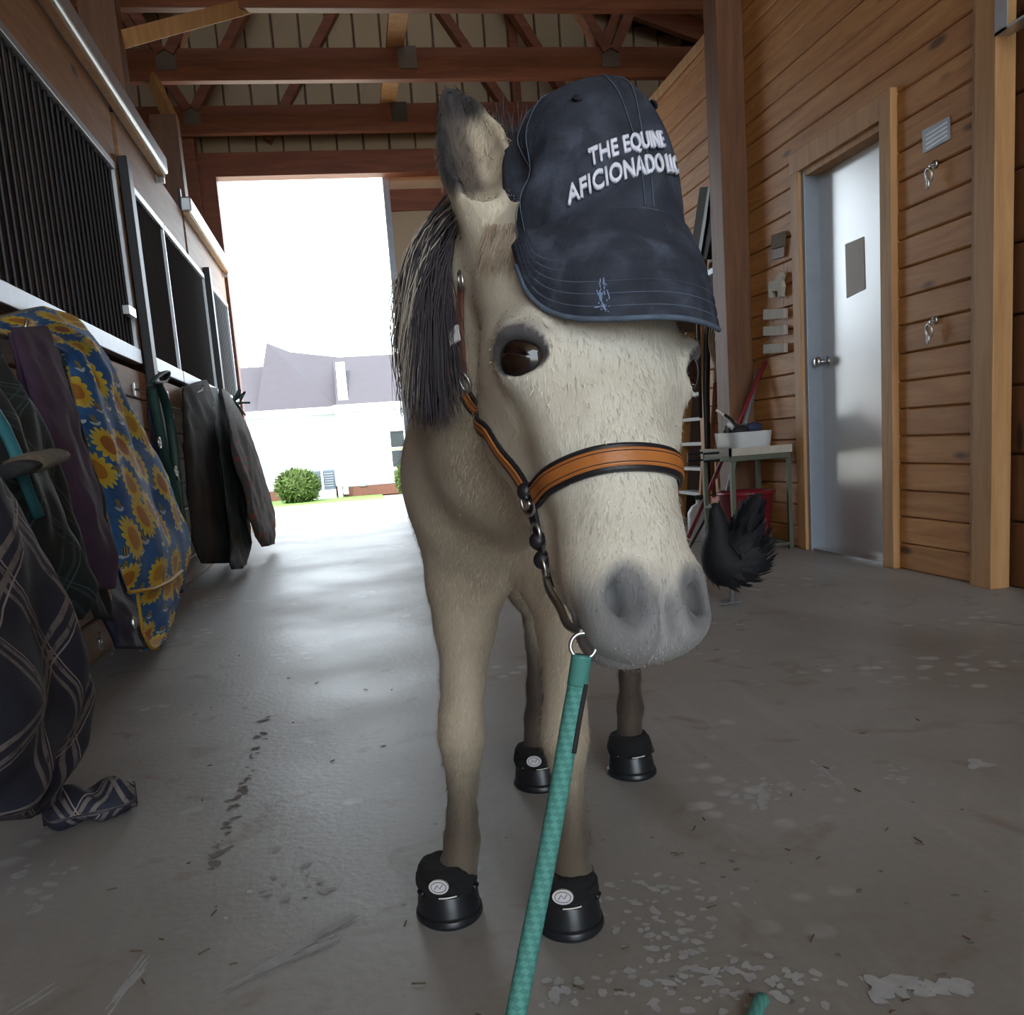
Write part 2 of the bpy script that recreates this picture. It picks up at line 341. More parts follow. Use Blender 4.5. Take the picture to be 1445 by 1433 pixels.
def grille(y0, y1, lab, n):
    e = empty('bar_grille', (XL, (y0+y1)/2, 1.24)); tag(e, lab, 'grille', 'black bar grilles of the stalls')
    b = MB().cyl((0, 0, 0), (0, 0, .86), .0085, None, 8); bme = mesh('bar', b.v, b.f); bme.materials.append(M['black_steel'])
    for i in range(n):
        o = bpy.data.objects.new('bar', bme); COL.objects.link(o); o.parent = e; o.location = (-.01, y0+.05+(y1-y0-.1)*i/(n-1)-(y0+y1)/2, .02)
    MB().box((XL-.03, y0, 1.19), (XL+.018, y1, 1.262)).build('sill_channel', 'galv', e, False, .004)
    MB().box((XL-.03, y0, 2.10), (XL+.014, y1, 2.135)).build('top_channel', 'galv', e, False, .003)
    MB().box((XL-.02, y1-.03, 1.26), (XL+.012, y1, 2.10)).build('end_channel', 'galv', e, False, .003)
    return e
grille(1.52, 4.93, 'long black bar grille above the sunflower blanket', 46); grille(-2.0, 1.48, 'black bar grille nearer than the navy plaid blanket', 46)
grille(5.19, 6.12, 'narrow black bar grille beside the dark door stile', 15)
grille(6.14, 7.75, 'black bar grille above the hanging green halters', 22)
grille(7.98, 9.2, 'farthest black bar grille by the open doorway', 16)
def stile(y0, lab):
    o = MB().box((XL+.004, y0, .02), (XL+.05, y0+.10, 2.2)).build('door_stile', 'black_steel', None, False, .004); return tag(o, lab, 'door stile', 'black steel door stiles')
stile(5.03, 'black steel door stile behind the sunflower blanket'); stile(7.80, 'black steel door stile beside the brown blankets')
sb_ = MB().box((XL-.03, 4.94, 1.26), (XL+.0, 5.03, 2.13)).build('trim_11', 'stallwood'); tag(sb_, 'brown jamb strip beside the black stile', kind='structure')
sb_ = MB().box((XL-.03, 7.75, .3), (XL+.0, 7.80, 2.13)).build('trim_12', 'stallwood'); tag(sb_, 'brown jamb strip beside the far stile', kind='structure')
lt = MB().box((XL+.005, 4.70, 1.40), (XL+.035, 4.84, 1.44)).build('grille_latch', 'steel'); tag(lt, 'small steel latch on the long bar grille', 'latch')
def track(y0, y1, lab):
    e = empty('door_track', (XL, y0, 2.45)); tag(e, lab, 'door track')
    MB().box((XL+.0, y0, 2.42), (XL+.075, y1, 2.52)).build('rail', 'galv', e, False, .012)
    MB().box((XL+.02, y0, 2.405), (XL+.055, y1, 2.42)).build('slot', 'pine_trim', e)
    for y in np.arange(y0+.1, y1, .6): MB().box((XL-.02, y, 2.44), (XL+.0, y+.05, 2.6)).build('bracket', 'black_steel', e)
    MB().box((XL+.01, y1-.03, 2.37), (XL+.05, y1+.0, 2.42)).build('stop', 'steel', e)
track(2.6, 6.15, 'long galvanised sliding door track above the near grille'); track(7.0, 9.2, 'galvanised sliding door track near the open doorway')
for y, zt, lab in ((5.82, 3.6, 'dark wooden post rising behind the long door track'), (7.72, 3.30, 'dark wooden post between two truss ends')):
    o = MB().box((-1.22, y, 0), (-1.02, y+.16, zt)).build('support_post', 'post', None, False, .004); tag(o, lab, 'post', 'wooden posts behind the stall fronts')
o = MB().box((-1.25, 4.3, 0), (-1.07, 4.46, 3.6)).build('support_post', 'post', None, False, .004); tag(o, 'dark wooden post above the long bar grille', 'post', 'wooden posts behind the stall fronts')
# knee braces beside the posts
for (a, b, lab) in ((PY(310, 20, 6.6), PY(190, 50, 6.6), 'pale diagonal brace between post and nearest truss'),):
    o = MB().bar(PY(172, 56, 5.93), PY(352, 8, 6.84), .05, .09).build('knee_brace', 'pine_trim'); tag(o, lab, 'brace')
o = MB().bar(PY(213, 109, 7.94), PY(243, 172, 7.80), .05, .10).build('knee_brace', 'pine_trim'); tag(o, 'pale diagonal brace behind the second post', 'brace')
# ================================================================== the pony: one continuous surface from a distance field
VOX = .0038
def unit(a): a = np.array(a, float); return a/np.linalg.norm(a)
# head frame: z up the head from muzzle to poll, y out of the face, x to the pony's left (image right)
H_POLL, H_MUZ = PD(802, 292, .885), PD(896, 930, .775)
HL = np.linalg.norm(H_POLL-H_MUZ); hz = (H_POLL-H_MUZ)/HL
hy = -RM[2]; hy = unit(hy-hz*(hy@hz)); hx = np.cross(hy, hz)
if hx@RM[0] < 0: hx = -hx
th = math.radians(24); hy, hx = hy*math.cos(th)+hx*math.sin(th), hx*math.cos(th)-hy*math.sin(th)
HM = np.array([hx, hy, hz])                    # world -> head rows
HS = 1.0; HV = np.array((1.0, 1.0, HL/.50))
def hw(p): return H_MUZ+HM.T@(np.array(p, float)*HV)   # head local -> world
def hloc(V): return ((V-H_MUZ)@HM.T)/HV
prims = []
def fastmesh(name, V, Fq):
    me = bpy.data.meshes.new(name); V = np.asarray(V); Fq = np.asarray(Fq); k = Fq.shape[1]
    me.vertices.add(len(V)); me.vertices.foreach_set('co', V.astype(np.float32).ravel())
    me.loops.add(Fq.size); me.loops.foreach_set('vertex_index', Fq.astype(np.int32).ravel())
    me.polygons.add(len(Fq)); me.polygons.foreach_set('loop_start', np.arange(0, Fq.size, k, dtype=np.int32))
    me.update(calc_edges=True); return me
def add_prim(lo, hi, fn, k=.02, op='u'): prims.append((np.array(lo), np.array(hi), fn, k, op))
def loft(P, R, side, k=.02, op='u', kin=.02, head=False):
    P = np.array([hw(p) for p in P] if head else P, float); R = np.array(R, float)*(HS if head else 1)
    if R.ndim == 1: R = np.stack([R, R], 1)
    sd = np.array(HM.T@np.array(side, float) if head else side, float)
    segs = []
    for i in range(len(P)-1):
        def fn(X, i=i):
            a, b = P[i], P[i+1]; ba = b-a; L = np.linalg.norm(ba); d = ba/L
            s = unit(sd-d*(sd@d)); o = np.cross(d, s)
            v = X-a.astype(np.float32); h = np.clip(v@(d/L).astype(np.float32), 0, 1); r0 = R[i][0]+(R[i+1][0]-R[i][0])*h; r1 = R[i][1]+(R[i+1][1]-R[i][1])*h; rm = (r0+r1)/2; rn = np.minimum(r0, r1)
            u = (v@s.astype(np.float32)-h*(ba@s))/r0; w_ = (v@o.astype(np.float32)-h*(ba@o))/r1; t_ = (v@d.astype(np.float32)-h*L)/rm
            q2 = u*u+w_*w_+t_*t_+1e-9; q = np.sqrt(q2); g = np.sqrt((u/r0)**2+(w_/r1)**2+(t_/rm)**2+1e-9)
            return np.where(q < .35, (q-1)*rn, q*(q-1)/g)
        mg = max(R[i].max(), R[i+1].max())+.02+k*.4
        segs.append((np.minimum(P[i], P[i+1])-mg, np.maximum(P[i], P[i+1])+mg, fn))
    mg = R.max()+.02+k*.4; prims.append((P.min(0)-mg, P.max(0)+mg, (segs, kin), k, op))
def ell(c, r, k=.02, op='u', rot=None, head=True):
    c = hw(c) if head else np.array(c, float); r = np.array(r, float)*(HS if head else 1)
    A = HM if head else np.eye(3)
    if rot is not None: A = np.array(Matrix.Rotation(rot[0], 3, 'X').to_3x3() @ Matrix.Rotation(rot[1], 3, 'Y') @ Matrix.Rotation(rot[2], 3, 'Z')).T @ A
    def fn(X):
        p = (X-c)@A.T; q = np.sqrt(((p/r)**2).sum(-1)+1e-12); g = np.sqrt(((p/r**2)**2).sum(-1)+1e-12); d = q*(q-1)/g
        return np.where(q < .3, (q-1)*r.min(), d)
    mg = r.max()+.02; add_prim(c-mg, c+mg, fn, k, op)
def smin(a, b, k):
    h = np.maximum(k-np.abs(a-b), 0)/k; return np.minimum(a, b)-h*h*k*.25
def smax(a, b, k): return -smin(-a, -b, k)
BS = unit((.894, -.447, 0)); BD = unit((.447, .894, 0))   # body side axis and body backwards axis
# trunk
c0 = np.array((.165, 1.24, .615))
def bp(back, z, side=0): return np.array((c0[0]+BD[0]*back+BS[0]*side, c0[1]+BD[1]*back+BS[1]*side, z))
loft([bp(-.005, .60), bp(.10, .655), bp(.25, .675), bp(.42, .672), bp(.58, .68), bp(.67, .66)],
     [(.080, .09), (.104, .155), (.130, .175), (.160, .185), (.145, .17), (.09, .11)], BS, k=.04, kin=.05)
ell(bp(.03, .62, -.040), (.060, .075, .115), .04, head=False); ell(bp(.03, .61, .060), (.070, .08, .105), .04, head=False)
ell(bp(.03, .545, 0), (.07, .08, .05), .03, head=False)
ell(bp(.56, .66, -.07), (.095, .13, .15), .04, head=False); ell(bp(.56, .66, .07), (.095, .13, .15), .04, head=False)
# neck
NK = [bp(.09, .70), PD(724, 610, 1.16), PD(706, 470, 1.07), PD(735, 370, .995), PD(785, 315, .945)]
loft(NK, [(.090, .14), (.080, .13), (.070, .11), (.066, .085), (.058, .06)], BS, k=.05, kin=.05)
loft([bp(.03, .64), PD(715, 640, 1.11), PD(715, 560, 1.04)], [(.09, .07), (.072, .06), (.05, .05)], BS, k=.05, kin=.04)
# legs: list of (px x, px y, radius side, radius depth)
def fore(pxs, y_, k=.025):
    P = [PY(x, yy, y_+dy) for x, yy, dy, a, b in pxs]; R = [(a, b) for x, yy, dy, a, b in pxs]
    loft(P, R, (1, 0, 0), k=k, kin=.012)
FL = [(662, 745, .02, .062, .075), (657, 820, .01, .055, .066), (656, 880, .005, .043, .052), (653, 960, 0, .030, .036), (650, 1010, -.004, .0295, .033), (651, 1040, -.006, .0315, .034), (652, 1068, -.002, .0255, .029),
      (652, 1100, .006, .0205, .026), (652, 1150, .010, .0205, .026), (652, 1185, .010, .025, .031), (650, 1210, .004, .023, .027), (644, 1232, .006, .028, .030), (641, 1258, .004, .032, .034)]
fore(FL, 1.272)
FR = [(792, 745, .03, .058, .072), (796, 820, .012, .050, .062), (799, 880, .005, .040, .05), (798, 960, 0, .028, .035), (797, 1010, -.004, .0285, .033), (797, 1040, -.006, .0305, .034), (799, 1068, -.002, .0245, .029),
      (802, 1100, .006, .0195, .026), (806, 1150, .010, .0195, .026), (806, 1185, .010, .024, .031), (807, 1213, .004, .022, .027), (808, 1240, .006, .028, .030), (809, 1272, .004, .032, .034)]
fore(FR, 1.19)
# hind legs (thigh, stifle, hock, cannon, fetlock, hoof)
def hind(fx, fy, s):
    hip = bp(.58, .66, .085*s); base = np.array((fx, fy, 0.))
    st = bp(.47, .50, .105*s); hk = base+BD*.085+np.array((0, 0, .315)); 
    P = [hip, st, (st*.45+hk*.55)+BD*.01, hk+np.array((0, 0, .03)), hk, hk-np.array((0, 0, .04))-BD*.012, base+BD*.045+np.array((0, 0, .19)), base+BD*.030+np.array((0, 0, .125)), base+BD*.012+np.array((0, 0, .095)), base+np.array((0, 0, .045))]
    loft(P, [(.075, .12), (.062, .085), (.036, .05), (.027, .04), (.0265, .038), (.023, .033), (.0195, .026), (.0245, .029), (.0215, .025), (.031, .033)], BS, k=.03, kin=.015)
HB1, HB2 = PZ(768, 1121, 0), PZ(903, 1104, 0)
hind(HB1[0], HB1[1]+.058, -1); hind(HB2[0], HB2[1]+.058, 1)
# elbows and chest folds
ell(PY(690, 800, 1.24), (.028, .035, .05), .03, head=False); ell(PY(765, 800, 1.2), (.03, .035, .05), .03, head=False)
# ---------------- head (metres, local; z from 0 muzzle to .50 poll)
EYZ = .296
ER = .0262; EA = math.radians(36)
def eframe(s):
    n = np.array((s*math.cos(EA), math.sin(EA), 0)); t1 = np.array((-s*math.sin(EA), math.cos(EA), 0)); t2 = np.array((0, 0, 1.)); q = -.34
    return np.array((s*.0665, .014, EYZ)), np.array([n, t1*math.cos(q)+t2*math.sin(q), t2*math.cos(q)-t1*math.sin(q)])
def ellA(cl, A_, r, k, op='u'):
    c = hw(cl); A_ = A_@HM; r = np.array(r)
    def fn(X):
        p = (X-c)@A_.T; q = np.sqrt(((p/r)**2).sum(-1)+1e-12); g = np.sqrt(((p/r**2)**2).sum(-1)+1e-12)
        return np.where(q < .3, (q-1)*r.min(), q*(q-1)/g)
    mg = r.max()+.02; add_prim(c-mg, c+mg, fn, k, op)
loft([(0, -.055, .49), (0, -.040, .44), (0, -.022, EYZ+.03), (0, -.018, .29), (0, -.004, .21), (0, .003, .14), (0, .004, .085), (0, .0, .045)],
     [(.062, .052), (.077, .07), (.080, .075), (.071, .067), (.054, .050), (.046, .043), (.049, .045), (.045, .042)], (1, 0, 0), k=.04, kin=.03, head=True)
for s in (-1, 1):
    ell((s*.041, -.075, .315), (.034, .066, .075), .03)
    loft([(s*.038, -.088, .27), (s*.030, -.066, .19), (s*.020, -.048, .09)], [(.023, .034), (.020, .028), (.017, .022)], (1, 0, 0), k=.03, head=True)
    ell((s*.073, .010, EYZ+.024), (.020, .026, .020), .022)
    ec, EX = eframe(s); ellA(ec, EX, (ER+.0045, ER+.0055, ER+.0025), .014)
    loft([(s*.069, .018, .30), (s*.053, .018, .22)], [(.012, .016), (.008, .012)], (1, 0, 0), k=.03, head=True)
    ell((s*.033+.003, .026, .050), (.025, .029, .037), .018)
    ell((s*.024, .028, .030), (.024, .022, .024), .02)
loft([(0, .022, .45), (0, .034, .40), (0, .042, .35), (0, .039, .28), (0, .034, .19), (0, .032, .12)], [(.045, .022), (.050, .022), (.054, .022), (.042, .020), (.031, .017), (.028, .015)], (1, 0, 0), k=.03, head=True)
ell((0, .014, .024), (.038, .030, .026), .02)        # upper lip
ell((0, -.022, .026), (.034, .030, .024), .018)      # lower lip and chin
loft([(-.058, -.004, .060), (-.042, .000, .022), (-.022, .002, .004), (0, .003, -.002), (.022, .002, .004), (.042, .000, .022), (.058, -.004, .060)], [(.003, .003)]*7, (0, 1, 0), k=.008, op='s', head=True)
ell((.006, .048, .022), (.004, .010, .022), .014, 's')
for s in (-1, 1):
    loft([(s*.031+.006, .060, .062), (s*.036+.006, .055, .046), (s*.031+.006, .056, .030)], [(.009, .012), (.011, .014), (.008, .010)], (1, 0, 0), k=.012, op='s', head=True)
    ell((s*.0375+.006, .038, .047), (.0080, .028, .0155), .006, 's')
    ec, EX = eframe(s); ellA(ec+EX[0]*(ER+.004)-EX[2]*.0025, EX, (.0180, .0270, .0190), .004, 's')
    ellA(ec+EX[0]*(ER-.001)+EX[1]*.024-EX[2]*.002, EX, (.006, .007, .004), .004, 's')
# lid creases
for s in (-1, 1):
    ec, EX = eframe(s)
    loft([ec+EX[0]*.020-EX[1]*.024+EX[2]*.006, ec+EX[0]*.027-EX[1]*.012+EX[2]*.0195, ec+EX[0]*.027+EX[1]*.008+EX[2]*.0195, ec+EX[0]*.018+EX[1]*.026+EX[2]*.006], [(.0040, .0040)]*4, (0, 0, 1), k=.009, head=True)
# ears: leaf shaped, cupped towards the viewer
def ear(base, tip, face, wid, k=.012):
    d = unit(tip-base); L = np.linalg.norm(tip-base); fc = unit(face-d*(face@d)); sx = np.cross(d, fc)
    ts = np.array([0, .15, .35, .55, .75, .9, 1.0]); ws = np.array([.62, .82, 1.0, .92, .66, .36, .10])*wid; ds = np.array([.030, .032, .028, .022, .016, .011, .005])
    bend = lambda t_: base+d*L*t_+sx*(.010*math.sin(t_*math.pi))+fc*(-.008*math.sin(t_*math.pi))
    loft([bend(t_) for t_ in ts], np.stack([ws, ds], 1), sx, k=k, kin=.006)
    tc = np.array([.16, .35, .55, .75, .90, .97]); wc = np.interp(tc, ts, ws)*.74; wc[-1] *= .6; dc = np.interp(tc, ts, ds)*1.05
    loft([bend(t_)+fc*(dc_*.72) for t_, dc_ in zip(tc, dc)], np.stack([wc, dc], 1), sx, k=.006, op='s', kin=.006)
    return bend, sx, fc
E_B, E_T = PD(680, 292, .895), PD(630, 124, .90)
EAR = ear(E_B, E_T, unit(-RM[2]*.9+RM[0]*.15), .0375)
ear(PD(880, 290, .915), PD(893, 190, .925), unit(-RM[2]*.9+RM[0]*.4), .026)
ell(PD(702, 325, .915), (.026, .026, .03), .03, head=False)
# ---------------- sample the field
lo = np.array((-.12, .55, .02)); lo = np.min([p[0] for p in prims], 0)-.01; hi = np.max([p[1] for p in prims], 0)+.01
lo[2] = max(lo[2], .025)
NN = np.ceil((hi-lo)/VOX).astype(int)+1
FLD = np.full(NN, .06, np.float32)
ax = [(lo[i]+VOX*np.arange(NN[i])).astype(np.float32) for i in range(3)]
for p0, p1, fn, k, op in prims:
    a = np.clip(np.floor((p0-lo)/VOX).astype(int), 0, NN); b = np.clip(np.ceil((p1-lo)/VOX).astype(int)+1, 0, NN)
    if (b-a).min() <= 0: continue
    sl = tuple(slice(a[i], b[i]) for i in range(3))
    if callable(fn): d = fn(np.stack(np.meshgrid(*[ax[i][sl[i]] for i in range(3)], indexing='ij'), -1))
    else:
        d = np.full(b-a, .08, np.float32)
        for q0, q1, f_ in fn[0]:
            a2 = np.clip(np.floor((q0-lo)/VOX).astype(int), a, b); b2 = np.clip(np.ceil((q1-lo)/VOX).astype(int)+1, a, b)
            if (b2-a2).min() <= 0: continue
            s2 = tuple(slice(a2[i]-a[i], b2[i]-a[i]) for i in range(3))
            d[s2] = smin(d[s2], f_(np.stack(np.meshgrid(*[ax[i][a2[i]:b2[i]] for i in range(3)], indexing='ij'), -1)), fn[1])
    FLD[sl] = smin(FLD[sl], d, k) if op == 'u' else smax(FLD[sl], -d, k)
def sdf_at(P):
    q = (np.atleast_2d(P)-lo)/VOX; i = np.clip(np.floor(q).astype(int), 0, NN-2); f_ = q-i; r = 0
    for dx in (0, 1):
        for dy in (0, 1):
            for dz in (0, 1):
                w_ = (f_[:, 0] if dx else 1-f_[:, 0])*(f_[:, 1] if dy else 1-f_[:, 1])*(f_[:, 2] if dz else 1-f_[:, 2])
                r = r+w_*FLD[i[:, 0]+dx, i[:, 1]+dy, i[:, 2]+dz]
    return r
def sdf_n(P):
    P = np.atleast_2d(P); e = .004; g = np.stack([sdf_at(P+e*np.eye(3)[i])-sdf_at(P-e*np.eye(3)[i]) for i in range(3)], 1)
    return g/(np.linalg.norm(g, axis=1)[:, None]+1e-9)
def onto(P, off=0, it=8):
    P = np.atleast_2d(np.array(P, float)).copy()
    for _ in range(it): P -= sdf_n(P)*((sdf_at(P)-off)[:, None])*.8
    return P
def cast(x, y, t0=.55, off=0):
    d = unit(ray(x, y)); s_ = t0
    for _ in range(80):
        p = CAM+d*s_; v = float(sdf_at(p)[0])-off
        if v < .0004: break
        s_ += v*.7
    return CAM+d*s_
def surface_nets(D):
    n = D.shape; S = D < 0
    cs = [S[dx:n[0]-1+dx, dy:n[1]-1+dy, dz:n[2]-1+dz] for dx in (0, 1) for dy in (0, 1) for dz in (0, 1)]
    cnt = sum(c.astype(np.int8) for c in cs); act = (cnt > 0) & (cnt < 8); ids = np.argwhere(act)
    idx = np.full(act.shape, -1, np.int64); idx[act] = np.arange(len(ids))
    cor = [(dx, dy, dz) for dx in (0, 1) for dy in (0, 1) for dz in (0, 1)]
    vals = {c: D[ids[:, 0]+c[0], ids[:, 1]+c[1], ids[:, 2]+c[2]].astype(float) for c in cor}
    acc = np.zeros((len(ids), 3)); num = np.zeros(len(ids))
    for i in range(8):
        for j in range(i+1, 8):
            a, b = cor[i], cor[j]
            if sum(abs(a[q]-b[q]) for q in range(3)) != 1: continue
            va, vb = vals[a], vals[b]; mk = (va < 0) != (vb < 0)
            t_ = np.where(mk, va/(va-vb+1e-12*(va == vb)), 0); p = np.array(a)+t_[:, None]*(np.array(b)-np.array(a))
            acc[mk] += p[mk]; num[mk] += 1
    V = lo+VOX*(ids+acc/num[:, None]); FS = []
    for axn in range(3):
        o1, o2 = [q for q in range(3) if q != axn]
        s0 = [slice(1, n[q]-1) for q in range(3)]; s1 = list(s0); s0[axn] = slice(0, n[axn]-1); s1[axn] = slice(1, n[axn])
        A, B = S[tuple(s0)], S[tuple(s1)]; ch = np.argwhere(A != B)
        base = ch.copy(); base[:, o1] += 1; base[:, o2] += 1
        fl_ = A[ch[:, 0], ch[:, 1], ch[:, 2]]
        def cid(d1, d2):
            c = base.copy(); c[:, o1] -= d1; c[:, o2] -= d2; return idx[c[:, 0], c[:, 1], c[:, 2]]
        q = np.stack([cid(1, 1), cid(0, 1), cid(0, 0), cid(1, 0)], 1)
        fl2 = fl_ if axn != 1 else ~fl_
        q[~fl2] = q[~fl2][:, ::-1]; FS.append(q)
    return V, np.concatenate(FS)
PV, PF = surface_nets(FLD); PF = PF[(PF >= 0).all(1)]
# ---------------- coat colour per vertex
def sst(x, a, b): t_ = np.clip((x-a)/(b-a), 0, 1); return t_*t_*(3-2*t_)
def coat(V):
    L = hloc(V); n = len(V)
    cream = np.array((.64, .575, .455)); col = np.tile(cream, (n, 1))
    inhead = (sst(L[:, 1], -.16, -.10)*sst(L[:, 2], -.05, .0)*sst(-np.abs(L[:, 0]), -.13, -.10)*sst(L[:, 2], .56, .50))[:, None]
    def mixc(f_, c):
        nonlocal col
        f_ = np.asarray(f_).reshape(-1, 1); col = col*(1-f_)+np.array(c)*f_
    body = 1-inhead[:, 0]
    mixc(body*.65, (.44, .36, .265))
    face = inhead[:, 0]*sst(L[:, 1], -.02, .03); mixc(face*.8, (.70, .67, .59))
    # dark lower legs
    lf = sst(-V[:, 2], -.31, -.14)*(V[:, 2] < .45)*(1-inhead[:, 0]); mixc(lf*.92, (.105, .082, .062))
    hind_ = ((V-c0)@BD > .26)*sst(-V[:, 2], -.42, -.20)*(1-inhead[:, 0]); mixc(hind_*.9, (.055, .04, .032))
    fet = np.exp(-((V[:, 2]-.115)/.03)**2)*(1-inhead[:, 0]); mixc(fet*.5*(V[:, 2] < .3), (.10, .075, .055))
    # muzzle
    mz = inhead[:, 0]*sst(-L[:, 2], -.085, -.035); mixc(mz*.93, (.235, .235, .245))
    for s in (-1, 1):
        d = np.linalg.norm((L-np.array((s*.034+.006, .048, .045)))/np.array((.023, .032, .035)), axis=1); mixc(sst(-d, -1.25, -.7)*.9, (.17, .175, .19))
        ec, EX = eframe(s); q = (L-ec)@EX.T; d = np.sqrt((q[:, 1]/.0275)**2+(q[:, 2]/.0215)**2)+10*(q[:, 0] < .005); mixc(sst(-d, -1.14, -1.0)*.95, (.035, .032, .038))
        d = np.sqrt((q[:, 1]/.024)**2+((q[:, 2]-.020)/.008)**2)+10*(q[:, 0] < .005); mixc(sst(-d, -1.5, -.6)*.5, (.12, .11, .12))
    # ear: dark inside and tip
    bend, sx, fc = EAR; d = unit(E_T-E_B); LL = np.linalg.norm(E_T-E_B); t_ = (V-E_B)@d/LL
    near = (np.linalg.norm(V-(E_B+np.clip(t_, 0, 1)[:, None]*d*LL), axis=1) < .055)
    s_ = (V-E_B)@sx/.034; q = (V-E_B)@fc; nrm = sdf_n(V); inside = sst(nrm@fc, -.2, .5)
    near = near & (t_ > .02)
    mixc(near*sst(t_, .66, .80)*.96, (.028, .025, .03))
    cup = np.maximum(inside, sst(nrm@sx, .1, .5)*(s_ < .1))
    mixc(near*sst(t_, .04, .20)*(1-sst(t_, .74, .85))*cup*sst(-s_, -.58, -.15)*.92, (.085, .065, .058))
    mixc(near*sst(t_, .04, .20)*sst(-s_, .22, .50)*cup*.93, (.028, .025, .03))
    return np.clip(col, 0, 1)
PC = coat(PV)
pony = empty('pony', (c0[0]+.12, c0[1]+.25, 0)); tag(pony, 'small cream dun pony standing in the aisle wearing a cap', 'pony')
me = fastmesh('body', PV, PF); me.validate()
at = me.color_attributes.new('coat', 'FLOAT_COLOR', 'POINT'); at.data.foreach_set('color', np.concatenate([PC, np.ones((len(PC), 1))], 1).astype(np.float32).ravel())
t = NT('pony_coat'); va = t.n('ShaderNodeVertexColor', layer_name='coat').outputs[0]; co = t.n('ShaderNodeTexCoord').outputs['Object']
mp = t.n('ShaderNodeMapping'); t.put(mp.inputs[0], co); mp.inputs['Scale'].default_value = (1, 1, .22)
nf = t.noise(mp.outputs[0], 420, 4, .5); nb = t.noise(co, 16, 4)
col = t.mix(t.math('MULTIPLY', t.step(nb, .35, .75), .28), va, (.42, .32, .22), 'MULTIPLY')
col = t.mix(t.math('MULTIPLY', nf, .22), col, (.2, .17, .14), 'MULTIPLY')
t.bump(nf, .35, .003); t.b.inputs['Sheen Weight'].default_value = .12
M['pony_coat'] = t.done(col, .68, 0, .25)
body = link('body', me, 'pony_coat', pony, True)
# eyes
t = NT('eye'); co = t.n('ShaderNodeTexCoord').outputs['Object']
M['eye'] = t.done(t.ramp(t.noise(co, 90, 2), [(.3, (.004, .003, .003)), (.8, (.022, .010, .007))]), .04, 0, .6)
for s in (-1, 1):
    MB().ell((0, 0, 0), (ER,)*3, 28, 18).build('eye', 'eye', None, True)
    o = COL.objects[-1]; o.location = hw(eframe(s)[0]+eframe(s)[1][0]*.0055); o.parent = pony; o.matrix_parent_inverse = Matrix.Translation(-Vector(pony.location))
# ---------------- hair: tapered strands, many in one mesh
def strands(name, roots, guide, lens, width, mat, parent, seg=7, nside=3):
    A_ = np.array([g_(p, L, seg) for p, g_, L in zip(roots, guide, lens)]); T = np.gradient(A_, axis=1); T /= np.linalg.norm(T, axis=2)[..., None]+1e-9
    u = np.cross(T, RM[2]); u /= np.linalg.norm(u, axis=2)[..., None]+1e-9; w2 = np.cross(T, u)
    r = (width*(1-.85*(np.arange(seg)/(seg-1))**2))[None, :, None]
    V = np.stack([A_+r*(u*math.cos(2*math.pi*a/nside)+w2*math.sin(2*math.pi*a/nside)) for a in range(nside)], 2).reshape(-1, 3)
    q = np.array([(j*nside+a, j*nside+(a+1) % nside, (j+1)*nside+(a+1) % nside, (j+1)*nside+a) for j in range(seg-1) for a in range(nside)])
    Fc = (q[None]+(np.arange(len(A_))*seg*nside)[:, None, None]).reshape(-1, 4)
    return tag(link(name, fastmesh(name, V, Fc), mat, parent, True), kind='stuff')
M['mane_dark'] = plain('mane_dark', (.045, .036, .044), .45, 0, .5, 60); M['mane_light'] = plain('mane_light', (.46, .40, .33), .5, 0, .3, 60)
M['forelock'] = plain('forelock', (.34, .26, .19), .55, 0, .4, 60)
def mane_guide(end, wob):
    def g(p, L, seg):
        out = []
        for j in range(seg):
            t_ = j/(seg-1); q = p*(1-t_)+end*t_; q = q+(-RM[0]*.035+np.array((0, 0, .02)))*math.sin(t_*math.pi)*(1-.3*t_)+wob*t_*t_; out.append(q)
        out = np.array(out); dd = sdf_at(out); nn = sdf_n(out); out += nn*np.maximum(0, .005-dd)[:, None]; return out
    return g
def mane(n, x0, x1, y0, y1, spread, name, mat, width, xe0, xe1, ylo, yhi):
    R_, G_, L_ = [], [], []
    for i in range(n):
        t_ = rng.random(); px_ = np.interp(t_, [0, .5, 1], [715, 668, 612]); py_ = np.interp(t_, [0, .5, 1], [268, 285, 400])
        d_ = np.interp(t_, [0, 1], [.955, 1.10]); root = PD(px_+rng.normal(0, 9), py_+rng.normal(0, 12), d_)
        ex = xe0+(xe1-xe0)*rng.random(); ey = ylo+(yhi-ylo)*(.25+.75*rng.random())
        end = PD(ex, ey, d_+.0+rng.normal(0, .012)); R_.append(root); G_.append(mane_guide(end, rng.normal(0, .006, 3))); L_.append(1)
    return strands(name, R_, G_, L_, width, mat, pony)
mane(2200, 0, 0, 0, 0, 0, 'mane', 'mane_dark', .0011, 576, 655, 400, 605)
mane(170, 0, 0, 0, 0, 0, 'mane_fringe', 'mane_light', .0009, 560, 592, 380, 600)
